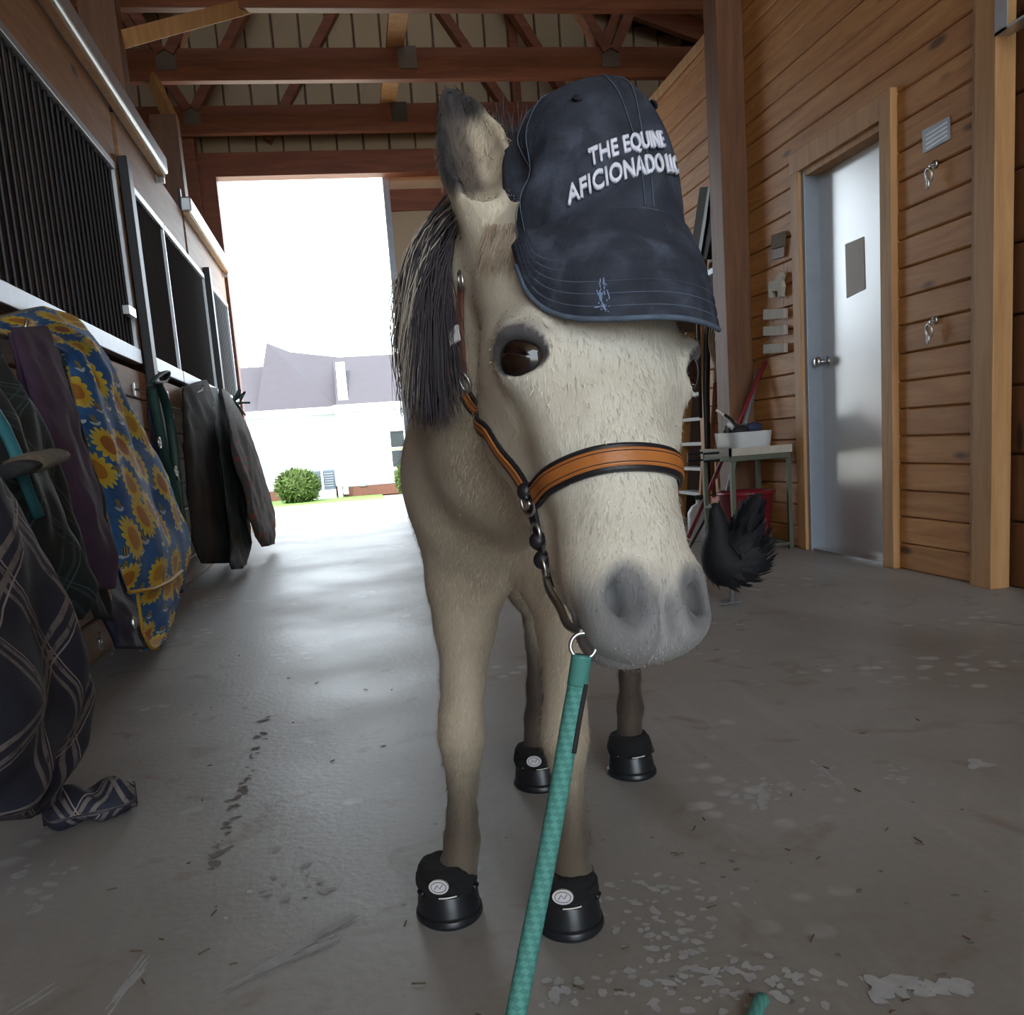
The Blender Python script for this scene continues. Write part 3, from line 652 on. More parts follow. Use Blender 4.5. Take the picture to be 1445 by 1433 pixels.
# forelock on the forehead under the cap, hair between the ears
R_, G_, L_ = [], [], []
for i in range(420):
    px_, py_ = rng.uniform(690, 775), rng.uniform(318, 352); p = cast(px_, py_); e = cast(px_-rng.uniform(0, 22), py_+rng.uniform(25, 50), off=.003)
    R_.append(p); L_.append(1); G_.append(lambda p, L, seg, e=e: onto([p*(1-j/(seg-1))+e*(j/(seg-1)) for j in range(seg)], .002+rng.random()*.003, 3))
strands('forelock', R_, G_, L_, .0006, 'forelock', pony, 5)
R_, G_, L_ = [], [], []
for i in range(260):
    p = PD(rng.uniform(690, 745), rng.uniform(205, 265), .93); e = p+np.array((0, 0, 1))*rng.uniform(.015, .045)+rng.normal(0, .01, 3)
    R_.append(p); L_.append(1); G_.append(lambda p, L, seg, e=e: [p*(1-j/(seg-1))+e*(j/(seg-1)) for j in range(seg)])
strands('poll_tuft', R_, G_, L_, .0008, 'mane_dark', pony, 5)
# tail
R_, G_, L_ = [], [], []
for i in range(260):
    p = bp(.70, .74, rng.normal(0, .018)); e = bp(.80+rng.normal(0, .02), .22+rng.random()*.15, rng.normal(0, .05)); R_.append(p); L_.append(1)
    G_.append(lambda p, L, seg, e=e: [p*(1-j/(seg-1))+e*(j/(seg-1))+BD*.06*math.sin(math.pi*j/(seg-1)) for j in range(seg)])
strands('tail', R_, G_, L_, .0014, 'mane_dark', pony)
# short coat hair over head, neck and ears: flat tapered blades following the coat
def coat_hair(n):
    tri = PV[PF[:, :3]]; ctr = PV[PF].mean(1); nr = np.cross(tri[:, 1]-tri[:, 0], tri[:, 2]-tri[:, 0]); nr /= np.linalg.norm(nr, axis=1)[:, None]+1e-12
    vis = ((CAM-ctr)*nr).sum(1)/np.linalg.norm(CAM-ctr, axis=1)
    ok = np.argwhere((vis > -.35) & (ctr[:, 2] > .12))[:, 0]; pick = rng.choice(ok, n); P = ctr[pick]+rng.normal(0, .0012, (n, 3)); N_ = nr[pick]
    L = hloc(P)
    keep = np.ones(n, bool)
    for s in (-1, 1):
        ec, EX = eframe(s); q = (L-ec)@EX.T; keep &= (np.sqrt((q[:, 1]/.0275)**2+(q[:, 2]/.0225)**2)+10*(q[:, 0] < .005)) > 1
        keep &= np.linalg.norm((L-np.array((s*.0375+.006, .038, .047)))/np.array((.014, .03, .022)), axis=1) > 1.0
    P, N_, L = P[keep], N_[keep], L[keep]; n = len(P)
    hd = (L[:, 1] > -.14) & (np.abs(L[:, 0]) < .13) & (L[:, 2] > -.05) & (L[:, 2] < .52)
    flow = np.where(hd[:, None], -hz, np.array((-.25, -.1, -1.))); flow = flow+rng.normal(0, .28, (n, 3)); flow -= N_*(flow*N_).sum(1)[:, None]; flow /= np.linalg.norm(flow, axis=1)[:, None]+1e-9
    ln = np.where(hd, .0065, .010)*rng.uniform(.6, 1.3, n); sm = sst(L[:, 2], .02, .14); ln = np.where(hd, ln*(.4+.6*sm), ln)
    side = np.cross(flow, N_); wd = .00042
    tip = P+(flow*.93+N_*.30)*ln[:, None]; mid = P+(flow*.5+N_*.22)*ln[:, None]
    V = np.stack([P-side*wd-N_*.0005, P+side*wd-N_*.0005, mid+side*wd*.8, mid-side*wd*.8, tip], 1).reshape(-1, 3)
    k = np.arange(n)[:, None]*5; Fc = np.concatenate([k+np.array([[0, 1, 2]]), k+np.array([[0, 2, 3]]), k+np.array([[3, 2, 4]])])
    me = fastmesh('coat_hair', V, Fc); c = coat(P)*rng.uniform(.82, 1.22, (n, 1)); c = np.clip(np.repeat(c, 5, 0), 0, .9)
    a_ = me.color_attributes.new('coat', 'FLOAT_COLOR', 'POINT'); a_.data.foreach_set('color', np.concatenate([c, np.ones((len(c), 1))], 1).astype(np.float32).ravel())
    t = NT('coat_hair'); va = t.n('ShaderNodeVertexColor', layer_name='coat').outputs[0]; mt = t.done(va, .6, 0, .2)
    return tag(link('coat_hair', me, mt, pony, True), kind='stuff')
coat_hair(70000)
# ================================================================== cap
t = NT('denim'); co = t.n('ShaderNodeTexCoord').outputs['Object']
n1 = t.noise(co, 26, 5, .4); n2 = t.noise(co, 260, 3)
col = t.ramp(n1, [(.30, (.020, .023, .032)), (.50, (.037, .042, .058)), (.72, (.085, .10, .14))])
col = t.mix(t.math('MULTIPLY', n2, .35), col, (.03, .036, .05)); t.bump(n2, .5, .0025)
M['denim'] = t.done(col, .85, 0, .15)
M['denim_edge'] = plain('denim_edge', (.085, .115, .165), .9, 0, .4, 90, .3); M['denim_dark'] = plain('denim_dark', (.006, .008, .012), .9)
M['thread'] = plain('thread', (.72, .74, .86), .55, 0, .1, 200, .3); M['fray'] = plain('fray', (.22, .30, .46), .9, 0, .4, 120)
K0 = PD(838, 364, .872)
kz = unit(-RM[1]-RM[0]*.03+RM[2]*.10); ky = unit(-RM[2]-kz*(-RM[2]@kz)); kx = np.cross(ky, kz)
if kx@RM[0] < 0: kx = -kx
yw = math.radians(25); ky, kx = ky*math.cos(yw)+kx*math.sin(yw), kx*math.cos(yw)-ky*math.sin(yw)
rl = math.radians(4); kx, kz = kx*math.cos(rl)+kz*math.sin(rl), kz*math.cos(rl)-kx*math.sin(rl)
CA, CB, CH = .0835, .094, .158
SEAMS = [0, 1.38, -1.38, 2.3, -2.3, math.pi]
def crown(phi, h, off=0.0, seams=True):
    # phi 0 = front centre, h 0..1 of the crown's height
    th_ = math.asin(min(1, max(0, h)**(1/.86))); ex = .50+.16*(1-math.cos(phi))/2+.10*(1-math.cos(phi-1.4*0))/2
    r = max(0, math.cos(th_))**ex
    d = off
    if seams:
        for s in SEAMS:
            dl = (phi-s+math.pi) % (2*math.pi)-math.pi; q = dl*CA*max(r, .15)
            d += .0011*math.exp(-((abs(q)-.0042)/.0018)**2)-.0010*math.exp(-(q/.0014)**2)
        d += -.034*math.exp(-((phi+1.60)/.26)**2-((h-.42)/.15)**2)+.007*math.exp(-((phi+1.70)/.32)**2-((h-.64)/.09)**2)+.004*math.exp(-((phi+1.35)/.12)**2-((h-.35)/.25)**2)
        d += .0016*math.sin(phi*5+h*9)*math.sin(h*math.pi)+.0012*math.sin(phi*11-h*14)*(1-h)*(abs(phi) > 1.0)
        d += -.004*math.exp(-((h-.02)/.05)**2)*0
    x, y = (CA*r+d)*math.sin(phi), (CB*r+d)*math.cos(phi)
    z = CH*h*(1-.05*math.cos(phi+.9)*h)+d*.3
    if abs(phi) > 1.2: z -= .02*(abs(phi)-1.2)*(1-h)*.5
    return K0+kx*x+ky*y+kz*z
cap = empty('baseball_cap', K0); tag(cap, 'faded navy denim baseball cap with white lettering on the pony', 'cap')
v, f = grid(lambda u, w_: crown(-math.pi+2*math.pi*u, math.sin(w_*math.pi/2)**1.15 if w_ < 1 else 1), 168, 56, True)
cr = link('crown', mesh('crown', v, f), 'denim', cap, True); md = cr.modifiers.new('thick', 'SOLIDIFY'); md.thickness = .0018
MB().ell(crown(0, 1)+kz*.0005, (.0075, .0075, .005), 16, 8, np.array([kx, ky, kz]).T).build('button', 'denim', cap, True)
def surf_ring(phi, h, r, mat, name, tube=.0013):
    c = crown(phi, h, .0008); e1 = unit(crown(phi+.02, h)-c); e2 = unit(crown(phi, h+.02)-c)
    MB().tube([c+r*(e1*math.cos(a)+e2*math.sin(a)) for a in np.linspace(0, 2*math.pi, 18, endpoint=False)], tube, 6, True).build(name, mat, cap, True)
    MB().add([c+r*.9*(e1*math.cos(a)+e2*math.sin(a)) for a in np.linspace(0, 2*math.pi, 18, endpoint=False)], [tuple(range(18))]).build('eyelet_hole', 'denim', cap)
for ph in (-.62, .5, -1.9, 2.0): surf_ring(ph, .73, .0042, 'denim_dark', 'eyelet')
# bill
BLEN = .112
be = unit(RM[0]*.16+RM[1]*1.0-RM[2]*.38); bn = unit(-RM[2]+RM[0]*.30); bn = unit(bn-be*(bn@be))
def bill(s, t_, off=0):
    phi = s*1.20; B = crown(phi, .0, .001, False); X = s*.094
    ext = BLEN*(1-abs(s)**3.2)**(1/2.6)*(.30+.70) if abs(s) < 1 else 0
    wid = kx*s*(.014*t_+.004)
    p = B+be*(ext*t_)+wid-bn*(X*X*2.2*t_*(.4+.6*t_))+bn*.006*math.sin(t_*math.pi)
    gr = .0015*sum(math.exp(-((t_-q)/.016)**2) for q in (.50, .60, .70, .80, .90))
    return p+bn*(off-gr*(off >= 0))
nu, nt = 72, 40
v1, f1 = grid(lambda u, w_: bill(-1+2*u, w_, .0015), nu, nt); v2, f2 = grid(lambda u, w_: bill(-1+2*u, w_, -.0015), nu, nt)
mb = MB(); mb.add(v1, [q[::-1] for q in f1]); mb.add(v2, f2); o = len(v1)
for i in range(nu-1): a, b = (nt-1)*nu+i, (nt-1)*nu+i+1; mb.f += [(a, b, b+o, a+o)]
bl = mb.build('bill', 'denim', cap, True)
MB().tube([bill(s, 1.0, 0) for s in np.linspace(-.995, .995, 70)], .0023, 8).build('edge_binding', 'denim_edge', bl, True)
MB().tube([crown(ph, 0.0, .0012) for ph in np.linspace(-1.22, 1.22, 50)], .0012, 6).build('bill_seam', 'denim_edge', cap, True)
for q in (.50, .60, .70, .80, .90): MB().tube([bill(s, q, .0016) for s in np.linspace(-.93, .93, 60)], .0005, 5).build('stitch_row', 'denim_edge', bl)
fr = MB()
for i in range(40):
    a = bill(-.50+rng.normal(0, .018), rng.uniform(.72, .96), .002); fr.tube([a, a+be*rng.uniform(-.012, .002)+kx*rng.normal(.001, .002)], .0005, 4)
fr.build('frayed_patch', 'fray', bl)
for s in (0, -1.38, 1.38):
    for dd in (-.05, .05):
        MB().tube([crown(s+dd/max(.3, math.cos(h*1.5)), h, .0011) for h in np.linspace(.02, .96, 40)], .00045, 5).build('seam_stitch', 'denim_edge', cap)
def lettering(txt, phi0, h0, width, height, slope, name):
    cu = bpy.data.curves.new(name, 'FONT'); cu.body = txt; cu.size = 1; cu.offset = .022; cu.space_character = 1.02; cu.resolution_u = 4
    ob = bpy.data.objects.new('t', cu); COL.objects.link(ob); dg = bpy.context.evaluated_depsgraph_get(); me = bpy.data.meshes.new_from_object(ob.evaluated_get(dg))
    bpy.data.objects.remove(ob); bm = bmesh.new(); bm.from_mesh(me)
    bmesh.ops.triangulate(bm, faces=bm.faces); bmesh.ops.subdivide_edges(bm, edges=[e for e in bm.edges if e.calc_length() > .15], cuts=2)
    bmesh.ops.triangulate(bm, faces=bm.faces)
    xs = [q.co.x for q in bm.verts]; ys = [q.co.y for q in bm.verts]; x0, x1, y1 = min(xs), max(xs), .7
    ret = bmesh.ops.extrude_face_region(bm, geom=bm.faces[:]); top = {q for q in ret['geom'] if isinstance(q, bmesh.types.BMVert)}
    for q in bm.verts:
        u = ((q.co.x-x0)/(x1-x0)-.5)*width; h = h0+(q.co.y/y1*height+u*slope)/CH
        q.co = crown(phi0+u/.088, h, .0034 if q in top else .0003, False)
    bm.to_mesh(me); bm.free(); return link(name, me, 'thread', cap)
lettering('THE EQUINE', -.10, .335, .083, .0155, .30, 'lettering'); lettering('AFICIONADO LLC', -.10, .185, .126, .0165, .30, 'lettering')
# ================================================================== halter
halter = empty('halter', hw((0, 0, .18))); tag(halter, 'tan and black leather halter with steel rings on the pony', 'halter')
def resample(P, n):
    P = np.array(P, float); d = np.r_[0, np.cumsum(np.linalg.norm(np.diff(P, axis=0), axis=1))]; x = np.linspace(0, d[-1], n)
    return np.stack([np.interp(x, d, P[:, i]) for i in range(3)], 1)
def smoothp(P, it=6, close=False):
    P = P.copy()
    for _ in range(it): P[1:-1] = P[1:-1]*.5+(P[:-2]+P[2:])*.25
    return P
def ribbon(P, w0, th_, off, name, mat, parent, normals=None):
    P = np.array(P); N_ = sdf_n(P) if normals is None else normals
    for _ in range(6): N_[1:-1] = N_[1:-1]*.5+(N_[:-2]+N_[2:])*.25
    N_ = N_/np.linalg.norm(N_, axis=1)[:, None]
    T = np.gradient(P, axis=0); T /= np.linalg.norm(T, axis=1)[:, None]; S_ = np.cross(T, N_); S_ /= np.linalg.norm(S_, axis=1)[:, None]
    prof = [(-.5, 0), (-.5, .6), (-.42, 1), (.42, 1), (.5, .6), (.5, 0)]; n = len(prof); V = []; Fc = []
    for i in range(len(P)):
        for a, b in prof: V.append(P[i]+S_[i]*a*w0+N_[i]*(off+b*th_))
    for i in range(len(P)-1):
        for k in range(n): Fc.append((i*n+k, (i+1)*n+k, (i+1)*n+(k+1) % n, i*n+(k+1) % n))
    Fc += [tuple(range(n)), tuple((len(P)-1)*n+k for k in range(n-1, -1, -1))]
    o = link(name, mesh(name, V, Fc), mat, parent); return o, S_, N_
def strap(pix, name, w0, tan=None, off=.001, extra=None, n=50, th_=.003, mat='black_leather'):
    P = [cast(x, y) for x, y in pix]
    if extra is not None: P += [onto(hw(e), .001)[0] for e in extra]
    P = resample(P, n); P = onto(P, .0006, 4); P = smoothp(P, 4)
    o, S_, N_ = ribbon(P, w0, th_, off, name, mat, halter)
    if tan:
        ribbon(P, tan, .0018, off+th_-.0004, 'tan_overlay', 'tan_leather', o)
        for sd_ in (-1, 1): MB().tube(P+S_*sd_*tan*.30+N_*(off+th_+.0014), .0004, 5).build('stitching', 'black', o)
    return P, o
def headloop(zf, zb, n=96, a0=0, a1=2*math.pi, off=.0008):
    out = []
    for ph in np.linspace(a0, a1, n):
        z = zb+(zf-zb)*max(0, math.cos(ph))**.8; c = np.array((0, -.02, z)); d = np.array((math.sin(ph), math.cos(ph), 0)); r = .14
        for _ in range(60):
            p = hw(c+d*r); v = float(sdf_at(p)[0])-off
            if abs(v) < .0003: break
            r -= v*.6
        out.append(p)
    return np.array(out)
Pn = headloop(.176, .180, 120, math.radians(-118), math.radians(118)); Pn = smoothp(Pn, 10)
nb_, S_, N_ = ribbon(Pn, .0245, .003, .0012, 'noseband', 'black_leather', halter)
ribbon(Pn[6:-6], .0155, .0018, .0040, 'tan_overlay', 'tan_leather', nb_)
for sd_ in (-1, 1): MB().tube(Pn+S_*sd_*.0048+N_*.0058, .0004, 5).build('stitching', 'black', nb_)
LS, RSd = Pn[0], Pn[-1]; LN = sdf_n(LS)[0]
def prj(p): v = RM@(np.array(p)-CAM); return CX+F*v[0]/v[2], CY+F*v[1]/v[2]
print('noseband ends', prj(LS), prj(Pn[60]), prj(RSd))
lx, ly = prj(LS)
strap([(658, 556), (672, 580), (690, 608), (708, 640), (lx-8, ly-22), (lx-1, ly-6)], 'cheek_strap', .0165, .009)
strap([(654, 400), (652, 430), (650, 465), (652, 500), (655, 535)], 'crown_strap', .011, None, mat='brown_leather')
strap([(640, 440), (634, 470), (634, 505), (640, 530)], 'strap_end', .010, None, .004, mat='brown_leather')
dLS = (RM@(LS-CAM))[2]
def jaw(x, y, off=.001, dd=.0): return onto(PD(x, y, dLS+dd), off)[0]
Pc = [jaw(lx+4, ly+12), jaw(752, 748), jaw(758, 772), jaw(768, 797), jaw(790, 813)]+[onto(hw(q), .001)[0] for q in ((-.012, -.085, .105), (.02, -.08, .105))]
Pc = smoothp(onto(resample(Pc, 40), .0006, 4), 4); ribbon(Pc, .014, .003, .001, 'chin_strap', 'black_leather', halter)
def ringat(c, nrm, r, tb, name, parent, sx=1.0):
    nrm = unit(nrm); a = unit(np.cross(nrm, hz)); b = np.cross(nrm, a)
    return MB().tube([c+r*(a*math.cos(q)*sx+b*math.sin(q)) for q in np.linspace(0, 2*math.pi, 22, endpoint=False)], tb, 8, True).build(name, 'steel', parent, True)
for (x, y, r, sx) in ((lx, ly+2, .0125, .9), (656, 540, .010, .55), (756, 752, .008, 1), (769, 798, .010, .8)):
    c = cast(x, y, off=.004) if y < 600 else jaw(x, y, .004); ringat(c, sdf_n(c)[0], r, .0018, 'ring' if r > .011 else 'buckle', halter, sx)
c = RSd+sdf_n(RSd)[0]*.003; ringat(c, sdf_n(c)[0], .012, .0018, 'ring', halter)
for (x, y, w_) in ((lx-3, ly-12, .02), (757, 764, .018), (768, 790, .017)):
    c = jaw(x, y, .003); MB().ell(c, (.009, .009, .009), 12, 8).build('keeper', 'black_leather', halter, True)
for x, y in ((lx+8, ly-8), (lx+14, ly+2), (lx-6, ly-16)):
    c = jaw(x, y, .0055); MB().ell(c, (.003,)*3, 10, 6).build('rivet', 'steel', halter, True)
c0_ = cast(641, 474, off=.009); MB().bar(c0_-hz*.009, c0_+hz*.009, .016, .004, sdf_n(c0_)[0]).build('white_keeper', 'white', halter, False, .001)
c = cast(650, 395, off=.006); ringat(c, sdf_n(c)[0], .009, .0015, 'buckle', halter, .7)
# ================================================================== lead rope
rope = empty('lead_rope', PZ(760, 1500, 0)); tag(rope, 'teal braided lead rope hanging from the halter to the floor', 'rope')
t = NT('rope'); uvn = t.n('ShaderNodeUVMap').outputs[0]; wv = t.n('ShaderNodeTexChecker', i_Scale=1.0)
mp = t.n('ShaderNodeMapping'); t.put(mp.inputs[0], uvn); mp.inputs['Scale'].default_value = (8, 260, 1); mp.inputs['Rotation'].default_value = (0, 0, .5); t.put(wv.inputs['Vector'], mp.outputs[0])
col = t.mix(wv.outputs['Fac'], (.055, .215, .19), (.085, .29, .255)); t.bump(wv.outputs['Fac'], .3, .002)
M['rope'] = t.done(col, .75)
RP = [PD(821, 925, .748), PD(815, 965, .75), PD(805, 1020, .75), PD(790, 1110, .745), PD(770, 1220, .735), PD(748, 1330, .72), PD(728, 1433, .70), PD(712, 1530, .69)]
gr_ = [PZ(706, 1640, .02), PZ(760, 1720, .012), PZ(900, 1700, .011), PZ(1010, 1560, .011), PZ(1050, 1465, .011), PZ(1074, 1411, .011)]
RP = np.array(RP+gr_)
def cr_spline(P, n):
    out = []; P = np.vstack([2*P[0]-P[1], P, 2*P[-1]-P[-2]])
    for i in range(1, len(P)-2):
        for t_ in np.linspace(0, 1, n, endpoint=False):
            a, b, c, d = P[i-1], P[i], P[i+1], P[i+2]
            out.append(.5*(2*b+(c-a)*t_+(2*a-5*b+4*c-d)*t_**2+(3*b-a-3*c+d)*t_**3))
    out.append(P[-2]); return np.array(out)
RS = cr_spline(RP, 14); RS[:, 2] = np.maximum(RS[:, 2], .0105)
o = MB().tube(RS, .0082, 14).build('rope', 'rope', rope, False); o.data.shade_smooth(); uvl = o.data.uv_layers.new(name='UVMap')
dl = np.r_[0, np.cumsum(np.linalg.norm(np.diff(RS, axis=0), axis=1))]
for lp in o.data.loops:
    vi = lp.vertex_index; uvl.data[lp.index].uv = ((vi % 14)/14, dl[min(vi//14, len(dl)-1)])
MB().tube(RS[1:16], .0086, 14).build('whipping', 'rope', rope, True)
dk = MB().tube([RS[i]+RM[0]*.0062-RM[2]*.006 for i in range(14, 36)], .0022, 6).build('splice_mark', 'black', rope, True)
sn = PD(823, 912, .748)
ringat(sn, -RM[2], .0105, .0018, 'snap_ring', rope); kc = int(np.argmin(np.linalg.norm(Pc-sn, axis=1))); ce_ = Pc[kc]
sp_ = [sn-RM[1]*.0105]+[onto(sn*(1-t_)+ce_*t_-RM[1]*.0, .0055)[0] for t_ in (.3, .55, .8)]+[ce_+sdf_n(ce_)[0]*.004]
MB().tube(cr_spline(np.array(sp_), 6), .0038, 10).build('snap', 'steel', rope, True)
MB().ell(PD(1074, 1412, (RM@(RS[-1]-CAM))[2]), (.0095, .0095, .009), 12, 8).build('rope_tip', 'rope', rope, True)
# ================================================================== hoof boots
M['rubber'] = plain('rubber', (.012, .014, .018), .33, 0, .3, 40); M['fleece'] = plain('fleece', (.007, .007, .008), .95, 0, .4, 120, .6); M['badge'] = plain('badge', (.62, .60, .62), .45)
M['badge_ink'] = plain('badge_ink', (.14, .14, .16), .5)
def boot(cx, cy, ang, sc, lab, badge=-1):
    e = empty('hoof_boot', (0, 0, 0)); tag(e, lab, 'boot', 'hoof boots on the pony'); R3 = Matrix.Rotation(ang, 3, 'Z')
    def W(p): q = R3@Vector(p); return (cx+q.x*sc, cy+q.y*sc, q.z*sc)
    def prof(u, z, grow=0):    # front is -y
        a = 2*math.pi*u; rx, ry = .0480+grow, .054+grow; tp = 1-.16*(z/.07); x = math.sin(a)*rx*tp; y = -math.cos(a)*ry*tp
        if y < 0: y *= 1.04
        else: y *= .86
        return (x, y+.10*z if y < 0 else y+.02*z, z)
    def ringm(zs, gr, name, mat, parent, jag=0):
        def fn(u, v_):
            i = v_*(len(zs)-1); i0 = min(int(i), len(zs)-2); fr_ = i-i0; z = zs[i0]*(1-fr_)+zs[i0+1]*fr_; g = gr[i0]*(1-fr_)+gr[i0+1]*fr_
            return W(prof(u, z+jag*math.sin(u*37)*math.sin(u*17)*.5, g+jag*.5*math.sin(u*61+z*300)))
        v, f = grid(fn, 40, len(zs)*3, True); n_ = len(v); f = list(f)+[tuple(range(39, -1, -1)), tuple(range(n_-40, n_))]
        return link(name, mesh(name, v, f), mat, parent, True)
    sole = ringm([.0, .004, .012, .014], [-.002, .002, .002, .0], 'sole', 'rubber', e)
    ringm([.012, .03, .045, .052, .05], [0, .0, -.001, -.004, -.012], 'shell', 'rubber', e)
    ringm([.038, .046, .062, .076, .083, .082], [-.006, .001, .003, .0015, -.004, -.016], 'gaiter', 'fleece', e, .002)
    st = ringm([.051, .053, .066, .068], [.002, .0045, .0045, .002], 'strap', 'fleece', e, .0008)
    MB().tube([W(prof(q, .047+.012*(q+.1), .004)) for q in np.linspace(-.06, .03, 8)], .0011*sc, 5).build('white_cord', 'white', e, True)
    for q0 in (.16, -.17): MB().tube([W(prof(q0+d_, .048, .003)) for d_ in np.linspace(-.02, .02, 5)], .004*sc, 8).build('buckle', 'rubber', e, True)
    if badge:
        q = badge*.055; c = np.array(W(prof(q, .064, .0056))); nn = unit(c-np.array(W((0, .0, .060)))); a = unit(np.cross((0, 0, 1), nn)); b = np.cross(nn, a)
        pts = [c+a*.0145*sc*math.cos(t_)+b*.0105*sc*math.sin(t_)+nn*.001 for t_ in np.linspace(0, 2*math.pi, 24, endpoint=False)]
        bd = MB(); bd.add(pts+[p-nn*.004 for p in pts], [tuple(range(24))]+[(i, i+24, (i+1) % 24+24, (i+1) % 24) for i in range(24)]); bo = bd.build('badge', 'badge', e)
        ink = MB(); ink.tube([c+nn*.0016+a*.011*sc*math.cos(t_)+b*.0075*sc*math.sin(t_) for t_ in np.linspace(0, 2*math.pi, 24, endpoint=False)], .0006, 4, True)
        ink.tube([c+nn*.0016+a*x*sc+b*y*sc for x, y in ((-.006, -.003), (-.002, .003), (.002, -.002), (.006, .004))], .0007, 4); ink.build('badge_print', 'badge_ink', bo)
    return e
F1, F2 = PZ(637, 1316, 0), PZ(811, 1333, 0)
boot(F1[0]+.004, F1[1]+.056, .0, 1.0, 'black hoof boot with round badge left of the teal rope', -1)
boot(F2[0]+.006, F2[1]+.056, .0, 1.0, 'black hoof boot with round badge touching the teal rope', -1)
H1, H2 = PZ(768, 1121, 0), PZ(903, 1104, 0)
boot(H1[0], H1[1]+.056, .15, 1.0, 'black hoof boot of the hind leg half hidden behind the foreleg', -1.3)
boot(H2[0], H2[1]+.056, .15, 1.0, 'black hoof boot of the hind leg standing alone under the muzzle', 0)
# ================================================================== tack room side
def wallquad(pts, X, th_, name, mat, parent=None):
    A_ = [PX(x, y, X) for x, y in pts]; mb = MB(); n = len(A_); B_ = [p-np.array((th_, 0, 0)) for p in A_]
    mb.add(A_+B_, [tuple(range(n)), tuple(range(2*n-1, n-1, -1))]+[(i, i+n, (i+1) % n+n, (i+1) % n) for i in range(n)])
    return mb.build(name, mat, parent)
M['paper'] = plain('paper', (.72, .70, .69), .8); M['plaque'] = plain('plaque', (.34, .36, .38), .45, .5, .15, 30); M['weathered'] = plain('weathered', (.15, .12, .095), .85, 0, .4, 40)
M['blockpaint'] = plain('blockpaint', (.42, .38, .32), .7, 0, .2, 30); M['redplastic'] = plain('redplastic', (.20, .012, .022), .4); M['olive'] = plain('olive', (.10, .105, .075), .5, .3)
M['tanrope'] = plain('tanrope', (.23, .16, .095), .85, 0, .3, 60); M['whiteplastic'] = plain('whiteplastic', (.55, .56, .57), .35); M['greymetal'] = plain('greymetal', (.25, .27, .30), .4, .6)
M['darkblue'] = plain('darkblue', (.02, .03, .07), .7); M['pink'] = plain('pink', (.45, .12, .14), .6); M['cardboard'] = plain('cardboard', (.40, .27, .14), .8); M['orangewood'] = plain('orangewood', (.42, .20, .05), .6)
tag(wallquad([(1193, 345), (1219, 334), (1221, 408), (1195, 421)], XR+.074, .002, 'paper_note', 'paper'), 'grey paper note taped to the metal door', 'note')
pq = empty('wall_plaque', PX(1322, 190, XR)); tag(pq, 'grey metal plaque screwed above the upper tie ring', 'plaque')
wallquad([(1302, 185), (1341, 164), (1342, 196), (1304, 217)], XR-.002, .004, 'plate', 'plaque', pq)
for i in range(4):
    a, b = 190+i*6.5, 171+i*6.2
    wallquad([(1307, a), (1337, b), (1337, b+2.5), (1307, a+2.5)], XR-.006, .0012, 'raised_line', 'galv', pq)
for y0, lab in ((232, 'steel tie ring on the planks under the grey plaque'), (452, 'steel tie ring on the planks lower than the other')):
    c = PX(1321, y0, XR); e = empty('tie_ring', c); tag(e, lab, 'tie ring', 'tie rings on the plank wall')
    MB().cyl(c+np.array((.0, 0, 0)), c-np.array((.012, 0, 0)), .017, .015).build('base_plate', 'steel', e, True)
    MB().tube([c-np.array((.01, 0, 0)), c-np.array((.03, .0, .004)), c-np.array((.035, 0, .018))], .006, 8).build('eye_bolt', 'steel', e, True)
    MB().tube([c+np.array((-.032-.004*math.cos(a), .020*math.sin(a), -.040+.026*math.cos(a))) for a in np.linspace(0, 2*math.pi, 20, endpoint=False)], .0042, 8, True).build('ring', 'steel', e, True)
    MB().tube([c+np.array((-.034, .004+.007*math.sin(a), -.07+.018*math.cos(a))) for a in np.linspace(0, 2*math.pi, 16, endpoint=False)], .0035, 8, True).build('snap', 'steel', e, True)
c = np.array((XR-.036, 3.05, 2.0)); e = empty('track_bracket', c); tag(e, 'galvanised angle bracket on the pine corner post', 'bracket')
MB().box((XR-.04, 3.0, 1.93), (XR-.035, 3.06, 2.2)).build('plate', 'galv', e); MB().box((XR-.04, 2.78, 1.93), (XR+.02, 3.06, 1.938)).build('arm', 'galv', e); MB().cyl((XR-.02, 2.85, 1.938), (XR-.02, 2.85, 2.0), .022).build('roller', 'black_steel', e)
MB().cyl((XR-.04, 3.03, 2.1), (XR-.046, 3.03, 2.1), .01).build('bolt', 'steel', e)
# small weathered plaque and the hanging horse sign
e = empty('carved_plaque', PX(1100, 345, XR)); tag(e, 'small dark weathered plaque above the horse sign', 'plaque')
wallquad([(1093, 332), (1110, 326), (1109, 347), (1092, 352)], XR-.002, .018, 'board', 'weathered', e); wallquad([(1091, 354), (1110, 348), (1109, 362), (1091, 367)], XR-.002, .012, 'fringe', 'post', e)
hs = empty('horse_sign', PX(1100, 440, XR)); tag(hs, 'grey horse cut-out with three hanging blocks on the planks', 'sign')
HP = [(1089, 402), (1091, 397), (1098, 396), (1102, 388), (1106, 384), (1109, 390), (1107, 396), (1109, 404), (1107, 418), (1103, 420), (1102, 410), (1095, 411), (1094, 420), (1090, 420)]
wallquad(HP, XR-.012, .022, 'horse_shape', 'blockpaint', hs)
for (a, b) in ((437, 451), (461, 474), (486, 499)):
    wallquad([(1083, a), (1112, a-2), (1112, b-2), (1083, b)], XR-.006, .026, 'block', 'blockpaint', hs)
for x in (1090, 1106): MB().tube([PX(x, 372, XR-.01), PX(x, 500, XR-.01)], .0015, 5).build('wire', 'steel', hs)
